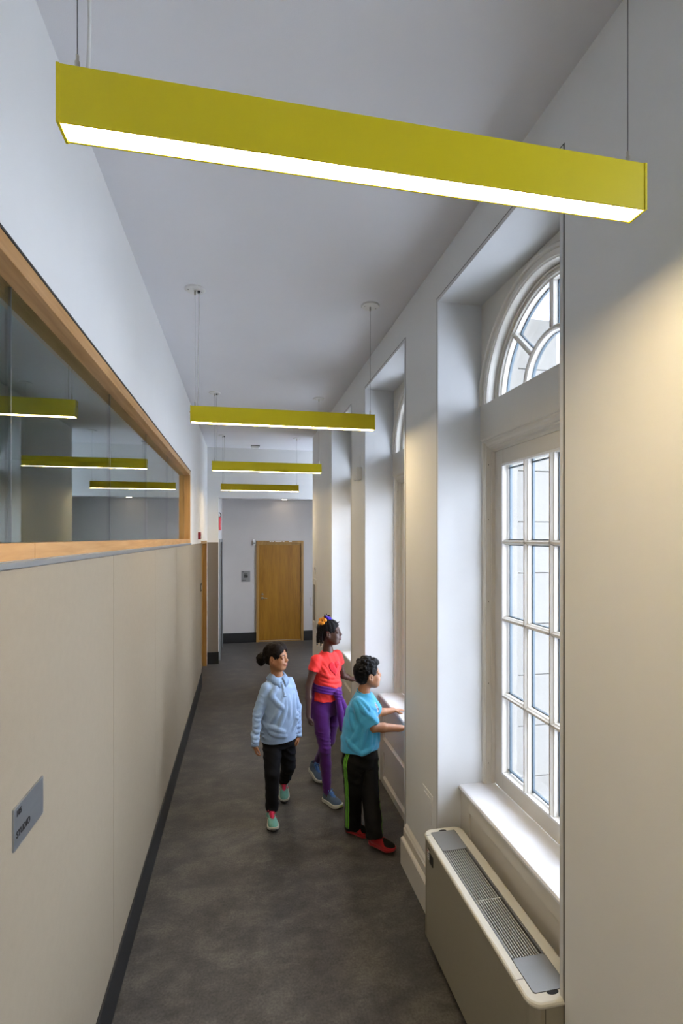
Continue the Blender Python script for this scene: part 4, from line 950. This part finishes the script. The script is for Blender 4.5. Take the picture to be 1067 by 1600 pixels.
# ================================================================ GIRL IN CORAL
def girl_coral():
    org = A((.70, 4.17, 0.)); r = empty('person', org); tag(r, 'tall girl in coral heart t-shirt and purple leggings, braided hair, reaching to the pier', 'person')
    U = (.816, .578); V = (.578, -.816)
    hc = A((.728, 4.135, 1.353)); R = frame(math.radians(-20), .06, 0); s = .96
    F_ = Field(); H = add_head(F_, hc, R, s, (.712, 4.155, 1.20), .039, 1.05, 1.35, 1.15)
    F_.loft([(.66, .70, 4.165, .105, .085), (.78, .70, 4.165, .118, .092), (.90, .702, 4.165, .100, .078), (1.05, .702, 4.16, .112, .078), (1.14, .705, 4.16, .105, .06), (1.185, .710, 4.157, .055, .045)], U, V)
    rs, re, rw = A((.604, 4.09, 1.135)), A((.536, 4.06, .93)), A((.528, 4.015, .705))
    ls, le, lw = A((.806, 4.232, 1.135)), A((.868, 4.262, .945)), A((.962, 4.318, .892))
    F_.chain([rs, rs*.6+re*.4, re, re*.6+rw*.4, rw], [.036, .034, .027, .027, .018], .012); F_.chain([ls, ls*.6+le*.4, le, le*.6+lw*.4, lw], [.036, .034, .027, .026, .018], .012)
    rd = unit(A((.540, 3.995, .60))-rw); ld = unit(A((1.045, 4.355, .872))-lw)
    add_hand(F_, rw, rd, (.75, .2, -.1), (.3, -.9, 0), .78, .8, .05); add_hand(F_, lw, ld, (.1, .1, -1), (.3, -.9, .1), .76, .25, .12)
    F_.chain([(.640, 4.122, .72), (.652, 4.06, .56), (.664, 4.01, .42), (.671, 4.01, .30), (.677, 3.985, .10)], [.055, .045, .034, .032, .022], .01); F_.chain([(.762, 4.205, .72), (.75, 4.195, .56), (.735, 4.195, .42), (.70, 4.32, .28), (.664, 4.435, .13)], [.055, .045, .034, .032, .022], .01)
    F_.rc((.677, 3.985, .07), (.69, 3.95, .035), .020, .014).rc((.66, 4.44, .10), (.67, 4.40, .06), .020, .014)
    body_mesh(F_, 'body', r, org, [M['skinB'], M['lipB'], M['brow']], (hc, R, s), [span(hc, .115), span(rw+rd*.05, .06), span(lw+ld*.05, .06)])
    eyes(r, H, R, s, org, (1, -.03, -.05))
    S = Field()
    st = [(.795, .70, 4.165, .128, .104), (.86, .702, 4.163, .122, .106), (.92, .705, 4.160, .117, .104), (1.0, .705, 4.160, .118, .094), (1.07, .704, 4.158, .126, .088), (1.12, .705, 4.158, .124, .076), (1.155, .707, 4.158, .098, .062), (1.178, .710, 4.157, .072, .052), (1.195, .711, 4.156, .058, .046)]
    S.loft(st, U, V, n=2.2)
    for a, b in ((rs, re), (ls, le)):
        q = a*.58+b*.42; S.rc(a, q, .045, .045, .02, cut=(q, b-a))
    S.ell((.716, 4.150, 1.222), (.060, .058, .052), k=.005, op='s')
    lo, hi = (.4, 3.9, .7), (1.0, 4.5, 1.25)
    S.fn(folds((.2, 0, 1), .05, .0045, 41, lo, hi, 2.6, 7.), (.4, 3.9, .75), (1.0, 4.5, .97), op='d'); S.fn(folds((.8, 0, .5), .06, .003, 43, lo, hi, 3., 7.), lo, hi, op='d')
    cr = lambda *q: [A((.705+.816*u, 4.16+.578*u, z))+A((.578, -.816, 0))*.3 for u, z in q]
    crease(S, [cr((-.10, .945), (-.03, .915), (.04, .905)), cr((-.11, .985), (-.05, .955), (.02, .945), (.08, .95)), cr((-.105, 1.09), (-.075, 1.03), (-.055, .97)), cr((.10, 1.08), (.085, 1.02)), cr((-.05, .925), (.01, .89), (.07, .89)), cr((-.11, 1.03), (-.06, .995), (.0, .985)), cr((.11, .93), (.08, .90), (.03, .90))], (-.578, .816, 0), .009, .0035, .014)
    sh = build_field(S, 't_shirt', M['coral'], r, org, .0035)
    Vv = A((V[0], V[1], 0)); Uu = A((U[0], U[1], 0))
    def heart(t):
        x = 16*math.sin(t)**3; y = 13*math.cos(t)-5*math.cos(2*t)-2*math.cos(3*t)-math.cos(4*t); return (x*.0040, (y+2)*.0042)
    hc2 = A((.715, 4.155, 1.055))+Vv*.25
    decal(S, 'heart_applique', M['coral2'], sh, org, hc2, -Vv, Uu, (0, 0, 1), heart, 7, 48, .002, .004)
    decal(S, 'rosette', M['coral2'], sh, org, hc2+Uu*.022+A((0, 0, .022)), -Vv, Uu, (0, 0, 1), lambda t: (.021*(1+.12*math.sin(5*t))*math.cos(t), .021*(1+.12*math.sin(5*t))*math.sin(t)), 4, 30, .006, .004)
    for rr in (.008, .015):
        pts = [hc2+Uu*(.022+rr*math.cos(t))+A((0, 0, .022+rr*math.sin(t))) for t in np.linspace(0, 1.7*PI, 14)]; P = march(S, pts, -Vv)+Vv*.0115
        MB().tube([p-org for p in P], .0022, 6).build('ruffle', M['coral'], sh)
    # sweater tied round the waist
    K = Field()
    stK = [(z, x, y, a, b) for z, x, y, a, b in st if z < 1.0]+[(.70, .70, 4.165, .135, .108), (.60, .70, 4.17, .130, .108)]
    def band(x, y, z): 
        zc = .875-.22*((x-.70)*.816+(y-4.165)*.578)*.9; return np.abs(z-zc)-.030+0*x
    K.loft(stK, U, V, n=2.2, off=.011, cut=band, k=.004)
    back = lambda x, y, z: np.maximum(((x-.70)*V[0]+(y-4.165)*V[1])+.012, .62-z)
    K.loft(stK, U, V, n=2.2, off=.016, cut=back, k=.006)
    kn = A((.776, 4.058, .850))
    K.ell(kn, (.030, .026, .032), k=.01); K.ell(kn+A((.018, .002, .010)), (.024, .020, .020), k=.004)
    K.chain([kn, kn+A((.010, -.010, -.07)), (.800, 4.050, .70), (.812, 4.052, .565)], [.018, .023, .027, .023], .006)
    K.chain([kn+A((.012, 0, 0)), kn+A((.038, .004, -.06)), (.836, 4.085, .73), (.848, 4.098, .655)], [.018, .024, .030, .028], .004)
    lo, hi = (.4, 3.8, .5), (1.1, 4.5, 1.); K.fn(folds((.25, .1, 1), .022, .004, 47, lo, hi, 2., 9.), (.4, 3.8, .82), hi, op='d'); K.fn(folds((1, .3, .1), .03, .005, 48, lo, hi, 2., 6.), lo, (1.1, 4.5, .82), op='d')
    build_field(K, 'tied_sweater', M['purple2'], r, org, .0035)
    T = Field(); T.loft([(.66, .70, 4.168, .112, .09), (.76, .70, 4.166, .124, .100), (.85, .702, 4.164, .118, .098)], U, V)
    T.chain([(.640, 4.122, .735), (.652, 4.06, .56), (.664, 4.01, .42), (.671, 4.01, .30), (.677, 3.985, .095)], [.078, .062, .047, .045, .032], .014)
    T.chain([(.762, 4.205, .735), (.75, 4.195, .56), (.735, 4.195, .42), (.70, 4.32, .28), (.662, 4.442, .13)], [.076, .060, .046, .044, .032], .014)
    lo, hi = (.4, 3.8, .0), (1., 4.6, .9); T.fn(folds((.25, .1, 1), .030, .004, 51, lo, hi, 3., 14.), (.4, 3.8, .40), (1., 4.6, .56), op='d'); T.fn(folds((.6, .1, 1), .05, .002, 53, lo, hi, 5., 14.), lo, hi, op='d')
    build_field(T, 'leggings', M['purple'], r, org, .0035)
    ms = dict(upper=M['greyblue'], sole=M['rubberw'], outsole=M['rubberw'], lace=M['bluelace'])
    shoe(r, org, (.655, 4.035, 0), math.radians(-57), -.02, ms, 'chunky', .215, 'sneaker'); shoe(r, org, (.605, 4.475, .055), math.radians(-66), .25, ms, 'chunky', .215, 'sneaker')
    # braided hair
    tp = A((-.035, 0, .112))
    def hf(F):
        F.ell((-.016, 0, .034), (.100, .079, .086)); F.ell((-.050, 0, -.010), (.058, .064, .062), k=.02); F.ell(tuple(tp), (.024, .024, .018), k=.02)
        F.ell((.080, 0, -.022), (.058, .066, .080), k=.005, op='s'); F.ell((.020, 0, -.095), (.075, .12, .070), k=.006, op='s')
        for y in (-1, 1): F.ell((-.004, y*.078, -.012), (.024, .022, .034), k=.004, op='s')
        def ridge(x, y, z):
            dx, dy, dz = x-tp[0], y-tp[1], z-tp[2]; an = np.arctan2(dy, dx); rr = np.sqrt(dx*dx+dy*dy+dz*dz)
            return -.0035*np.abs(np.sin(an*8))*np.clip(rr/.04, 0, 1)-.0012*np.sin(rr*700)+.0022
        F.fn(ridge, (-.2, -.2, -.2), (.2, .2, .2), op='d')
    hair_cap(r, org, hc, R, s, M['hairB'], 'hair', hf, .0022, 0)
    rnd = random.Random(5); mb = MB(); bd = MB()
    for i in range(15):
        a = math.radians(100+160*i/14); x0, y0 = -.03+.072*math.cos(a), .072*math.sin(a)
        p = [A((x0*.8, y0*.85, .055)), A((x0-.014, y0*1.12, .02)), A((x0-.020, y0*1.18, -.03)), A((x0-.016-.006*rnd.random(), y0*1.12, -.075-.03*rnd.random()))]
        pts = []
        for t in np.linspace(0, 1, 16):
            q = (1-t)**3*p[0]+3*t*(1-t)**2*p[1]+3*t*t*(1-t)*p[2]+t**3*p[3]; pts.append(H(q)-org)
        mb.tube(pts, [.0056+.0011*math.sin(k*2.6) for k in range(16)], 7)
        if i % 3 == 0 or i > 11: e_ = pts[-1]; bd.tube([e_+A((0, 0, .004)), e_+A((0, 0, .001)), e_-A((0, 0, .006)), e_-A((0, 0, .010))], [.003, .0062, .0062, .003], 8)
    mb.build('hanging_braids', M['hairB'], r)['kind'] = 'stuff'; bd.build('beads', M['bead'], r)['kind'] = 'stuff'
    mb = MB()
    for i in range(13):
        a = rnd.random()*2*PI; l = .030+.025*rnd.random(); d = A((math.cos(a)*.8, math.sin(a)*.8, .55+rnd.random()*.8)); d = unit(d)
        mb.tube([H(tp)-org, H(tp+d*l*.5+A((0, 0, .008)))-org, H(tp+d*l)-org], [.0055, .005, .004], 7)
    mb.tube([H((.062, -.02, .075))-org, H((.085, -.024, .088))-org, H((.094, -.024, .094))-org], [.005, .004, .002], 6)
    mb.build('braid_tuft', M['hairB'], r)
    def scr(c_, rad, rt, nrm, m, seed):
        c_ = A(c_, float); nrm = unit(nrm); a_ = unit(np.cross(nrm, (1, .3, .2))); b_ = np.cross(nrm, a_); F = Field(); N = 14; P = []
        for k in range(N+1):
            t = 2*PI*k/N; P.append(c_+(a_*math.cos(t)+b_*math.sin(t))*rad*(1+.18*math.sin(5*t))+nrm*.004*math.sin(4*t+seed))
        for k in range(N): F.rc(P[k], P[k+1], rt*(1+.3*math.sin(k*2.1)), rt*(1+.3*math.sin(k*2.1+2.1)), .003)
        F.fn(lambda x, y, z: nz(x, y, z, 140, .002, seed), (-.2, -.2, -.2), (.2, .2, .3), op='d'); return F
    def addscr(F, m, nm): mt = Matrix.Translation(hc-org) @ Matrix(R.tolist()).to_4x4() @ Matrix.Scale(s, 4); build_field(F, nm, m, r, (0, 0, 0), .0022, mt)
    addscr(scr((-.055, -.032, .104), .026, .0140, (-.3, -.55, .8), 0, 61), M['orange'], 'orange_scrunchie'); addscr(scr((-.008, -.006, .124), .017, .0125, (.4, .2, .9), 0, 62), M['violet'], 'violet_scrunchie')
    MB().tube([H((-.004, -.074, .012))-org, H((-.030, -.076, .028))-org], .0018, 6).build('glasses_arm', M['pink'], r)
girl_coral()
# ================================================================ BOY IN AQUA
def boy():
    org = A((.84, 3.48, 0.)); r = empty('person', org); tag(r, 'boy in aqua t-shirt and black track pants leaning towards the window sill', 'person')
    U = (.375, .927); V = (.927, -.375); U2 = (.64, .768); V2 = (.768, -.64)
    hc = A((.905, 3.535, 1.152)); R = frame(math.radians(4), .10, 0); s = .94
    F_ = Field(); H = add_head(F_, hc, R, s, (.868, 3.525, 1.022), .041, 1.12, .8)
    F_.loft([(.53, .84, 3.49, .085, .065), (.62, .835, 3.49, .10, .08), (.75, .845, 3.495, .11, .085), (.90, .855, 3.51, .11, .082), (.975, .862, 3.52, .10, .06), (1.015, .866, 3.524, .055, .045)], U, V)
    rs, re, rw = A((.812, 3.425, .965)), A((.898, 3.375, .822)), A((1.115, 3.415, .785))
    ls, le, lw = A((.922, 3.615, .955)), A((1.018, 3.705, .800)), A((1.165, 3.762, .792))
    F_.chain([rs, rs*.5+re*.5, re, re*.65+rw*.35, rw], [.038, .037, .033, .032, .022], .012); F_.chain([ls, ls*.5+le*.5, le, le*.65+lw*.35, lw], [.037, .036, .030, .029, .019], .012)
    rd = unit((.9, .30, .0)); ld = unit((.94, .30, -.10))
    add_hand(F_, rw, rd, (0, 0, -1), (0, .9, 0), .78, .12, .14, .8); add_hand(F_, lw, ld, (0, 0, -1), (.2, -.9, 0), .78, .10, .16, .8)
    F_.chain([(.778, 3.447, .54), (.780, 3.46, .36), (.786, 3.50, .20), (.790, 3.535, .09)], [.055, .040, .034, .025], .01); F_.chain([(.890, 3.52, .54), (.890, 3.43, .36), (.893, 3.36, .20), (.897, 3.325, .11)], [.055, .040, .034, .025], .01)
    F_.rc((.790, 3.54, .06), (.81, 3.52, .035), .020, .014).rc((.897, 3.33, .07), (.91, 3.32, .045), .020, .014)
    body_mesh(F_, 'body', r, org, [M['skinC'], M['lipC'], M['brow']], (hc, R, s), [span(hc, .115), span(rw+rd*.05, .065), span(lw+ld*.05, .065)])
    eyes(r, H, R, s, org, (1, .0, -.02))
    S = Field()
    st = [(.622, .832, 3.487, .152, .138), (.68, .834, 3.487, .148, .136), (.76, .838, 3.490, .138, .130), (.85, .846, 3.500, .130, .122), (.91, .853, 3.510, .128, .110), (.955, .859, 3.517, .122, .092), (.99, .864, 3.522, .094, .074), (1.012, .866, 3.524, .072, .060), (1.028, .867, 3.525, .060, .052)]
    S.loft(st, U, V, n=2.2)
    q = rs*.36+re*.64; q2 = ls*.40+le*.60
    S.rc(rs+A((-.004, .01, 0)), q+(re-rs)*.28, .050, .064, .028, cut=(q+(re-rs)*.26, re-rs)); S.rc(ls, q2+(le-ls)*.2, .048, .058, .028, cut=(q2+(le-ls)*.18, le-ls))
    S.ell((.874, 3.523, 1.052), (.056, .056, .046), k=.005, op='s')
    hemf = lambda x, y, z: (.640+.030*((x-.83)*.3-(y-3.49)*.4)/.12+.003*np.sin(x*45))-z
    S.fn(hemf, (.6, 3.2, .5), (1.1, 3.8, .72), op='i')
    lo, hi = (.5, 3.1, .55), (1.3, 3.9, 1.1)
    S.fn(folds((.75, 0, .65), .08, .009, 71, lo, hi, 4.5, 6., (.64, .72)), lo, hi, op='d'); S.fn(folds((.5, 0, -.85), .06, .004, 75, lo, hi, 4., 8., (.64, .72)), lo, hi, op='d')
    cr = lambda *q: [A((x, 3.1, z)) for x, z in q]
    crease(S, [cr((.80, 1.0), (.825, .955), (.85, .92)), cr((.775, .985), (.79, .93), (.80, .88)), cr((.82, 1.005), (.85, .97), (.875, .94)), cr((.755, .95), (.75, .88), (.77, .80)), cr((.80, .84), (.775, .77), (.73, .70)), cr((.84, .83), (.83, .76), (.80, .68)), cr((.87, .82), (.875, .75), (.86, .68)),
        cr((.91, .86), (.92, .78), (.90, .70)), cr((.95, .84), (.945, .77), (.955, .69)), cr((.72, .74), (.76, .69), (.82, .655)), cr((.90, .70), (.85, .67), (.80, .655))], (0, 1, 0), .010, .0036, .018)
    sh = build_field(S, 't_shirt', M['aqua'], r, org, .0035)
    Vv = A((V[0], V[1], 0)); Uu = A((U[0], U[1], 0))
    mb = MB(); pts = []
    for t in np.linspace(0, 2*PI, 40): pts.append(A((.869+U[0]*.047*math.sin(t)+V[0]*.049*math.cos(t), 3.525+U[1]*.047*math.sin(t)+V[1]*.049*math.cos(t), 1.022-.017*math.cos(t)+.003)))
    mb.tube([p-org for p in pts], .0048, 8, cap=False); mb.build('neck_rib', M['aqua2'], sh)
    ec = A((.858, 3.512, .925))+Vv*.25
    circ = lambda rx, rz: (lambda t: (rx*math.cos(t), rz*math.sin(t)))
    decal(S, 'printed_badge', M['printw'], sh, org, ec, -Vv, Uu, (0, 0, 1), circ(.030, .036), 6, 36, .0014)
    decal(S, 'badge_ring', M['printd'], sh, org, ec+A((0, 0, .005)), -Vv, Uu, (0, 0, 1), circ(.021, .024), 5, 30, .0026)
    decal(S, 'badge_centre', M['printw'], sh, org, ec+A((0, 0, .010)), -Vv, Uu, (0, 0, 1), circ(.014, .013), 4, 24, .0038)
    decal(S, 'badge_dot', M['printp'], sh, org, ec+A((0, 0, .012))-Uu*.004, -Vv, Uu, (0, 0, 1), circ(.007, .007), 3, 16, .005)
    for k in range(6):
        decal(S, 'print_mark', M['printw'], sh, org, ec+A((0, 0, -.062-.002*(k % 2)))+Uu*(-.034+.0135*k), -Vv, Uu, (0, 0, 1), circ(.0045, .0060), 2, 10, .0014)
        if k < 4: decal(S, 'print_mark', M['printw'], sh, org, ec+A((0, 0, -.084))+Uu*(-.022+.0135*k), -Vv, Uu, (0, 0, 1), circ(.0045, .0045), 2, 10, .0014)
    T = Field(); T.loft([(.52, .835, 3.49, .120, .100), (.60, .834, 3.49, .128, .110), (.68, .834, 3.49, .122, .106)], U2, V2)
    A1 = [A(p, float) for p in ((.775, 3.445, .56), (.780, 3.46, .36), (.786, 3.50, .20), (.790, 3.53, .045))]; A2 = [A(p, float) for p in ((.893, 3.525, .56), (.890, 3.43, .36), (.893, 3.36, .20), (.897, 3.325, .085))]
    T.chain(A1, [.083, .066, .058, .057], .014); T.chain(A2, [.083, .064, .057, .056], .014)
    T.fn(lambda x, y, z: .045-z, (.65, 3.4, -.05), (.84, 3.7, .09), op='i'); T.fn(lambda x, y, z: .085-z-.3*(y-3.325), (.84, 3.2, .0), (1.0, 3.395, .13), op='i')
    lo, hi = (.5, 3.1, .0), (1.2, 3.9, .7); T.fn(folds((.5, .2, 1), .06, .005, 81, lo, hi, 3., 6.), lo, hi, op='d'); T.fn(folds((1, .2, .1), .05, .004, 83, lo, hi, 2., 5.), lo, hi, op='d')
    tr = build_field(T, 'track_pants', M['blackp'], r, org, .004)
    def stripes(axis, out, offs):
        out = unit(out); fw = unit(np.cross(out, (0, 0, 1)))
        P = []; 
        for i in range(len(axis)-1):
            for t in np.linspace(0, 1, 8, endpoint=(i == len(axis)-2)): P.append(axis[i]*(1-t)+axis[i+1]*t)
        P = [p for p in P if p[2] > axis[-1][2]+.012]
        P = [P[0]+A((0, 0, .085)), P[0]+A((0, 0, .045))]+P
        for o in offs:
            strip(T, 'side_stripe', M['lime'], tr, org, [p+out*.16+fw*o for p in P], [-out]*len(P), fw, .0036, .0012)
    stripes(A1, (-.93, -.62, 0), (-.013, 0, .013)); stripes(A2, (.85, .15, 0), (-.013, 0, .013))
    ms = dict(upper=M['blacksock'], sole=M['redrub'], strap=M['redrub'])
    shoe(r, org, (.752, 3.585, 0), math.radians(-38), 0, ms, 'black', .205, 'slip_on_shoe'); shoe(r, org, (.872, 3.375, .02), math.radians(-44), .0, ms, 'black', .205, 'slip_on_shoe')
    def hf(F):
        F.ell((-.018, 0, .036), (.100, .081, .086)); F.ell((-.050, 0, -.010), (.060, .068, .060), k=.02); F.ell((.020, 0, .085), (.072, .060, .034), k=.02); F.ell((.066, 0, .082), (.030, .050, .024), k=.015)
        F.ell((.088, 0, -.020), (.066, .074, .084), k=.005, op='s'); F.ell((.024, 0, -.100), (.080, .12, .070), k=.006, op='s')
        for y in (-1, 1): F.ell((.000, y*.080, -.014), (.024, .024, .034), k=.004, op='s')
        rnd = random.Random(3)
        for i in range(60):
            a = rnd.uniform(-2.6, 2.6); e = rnd.uniform(.25, 1.5); d = A((math.cos(a)*math.cos(e), math.sin(a)*math.cos(e), math.sin(e))); p = A((-.010, 0, .040))+d*A((.094, .075, .088)); t = unit(np.cross(d, (rnd.random()-.5, rnd.random()-.5, rnd.random())))
            F.chain([p-t*.016, p+d*.004, p+t*.016], [.007, .009, .005], .010)
        F.fn(lambda x, y, z: nz(x, y, z, 60, .0035, 91)+nz(x, y, z, 140, .0015, 92), (-.2, -.2, -.2), (.2, .2, .2), op='d')
    hair_cap(r, org, hc, R, s, M['hairC'], 'hair', hf, .0028, 1)
boy()
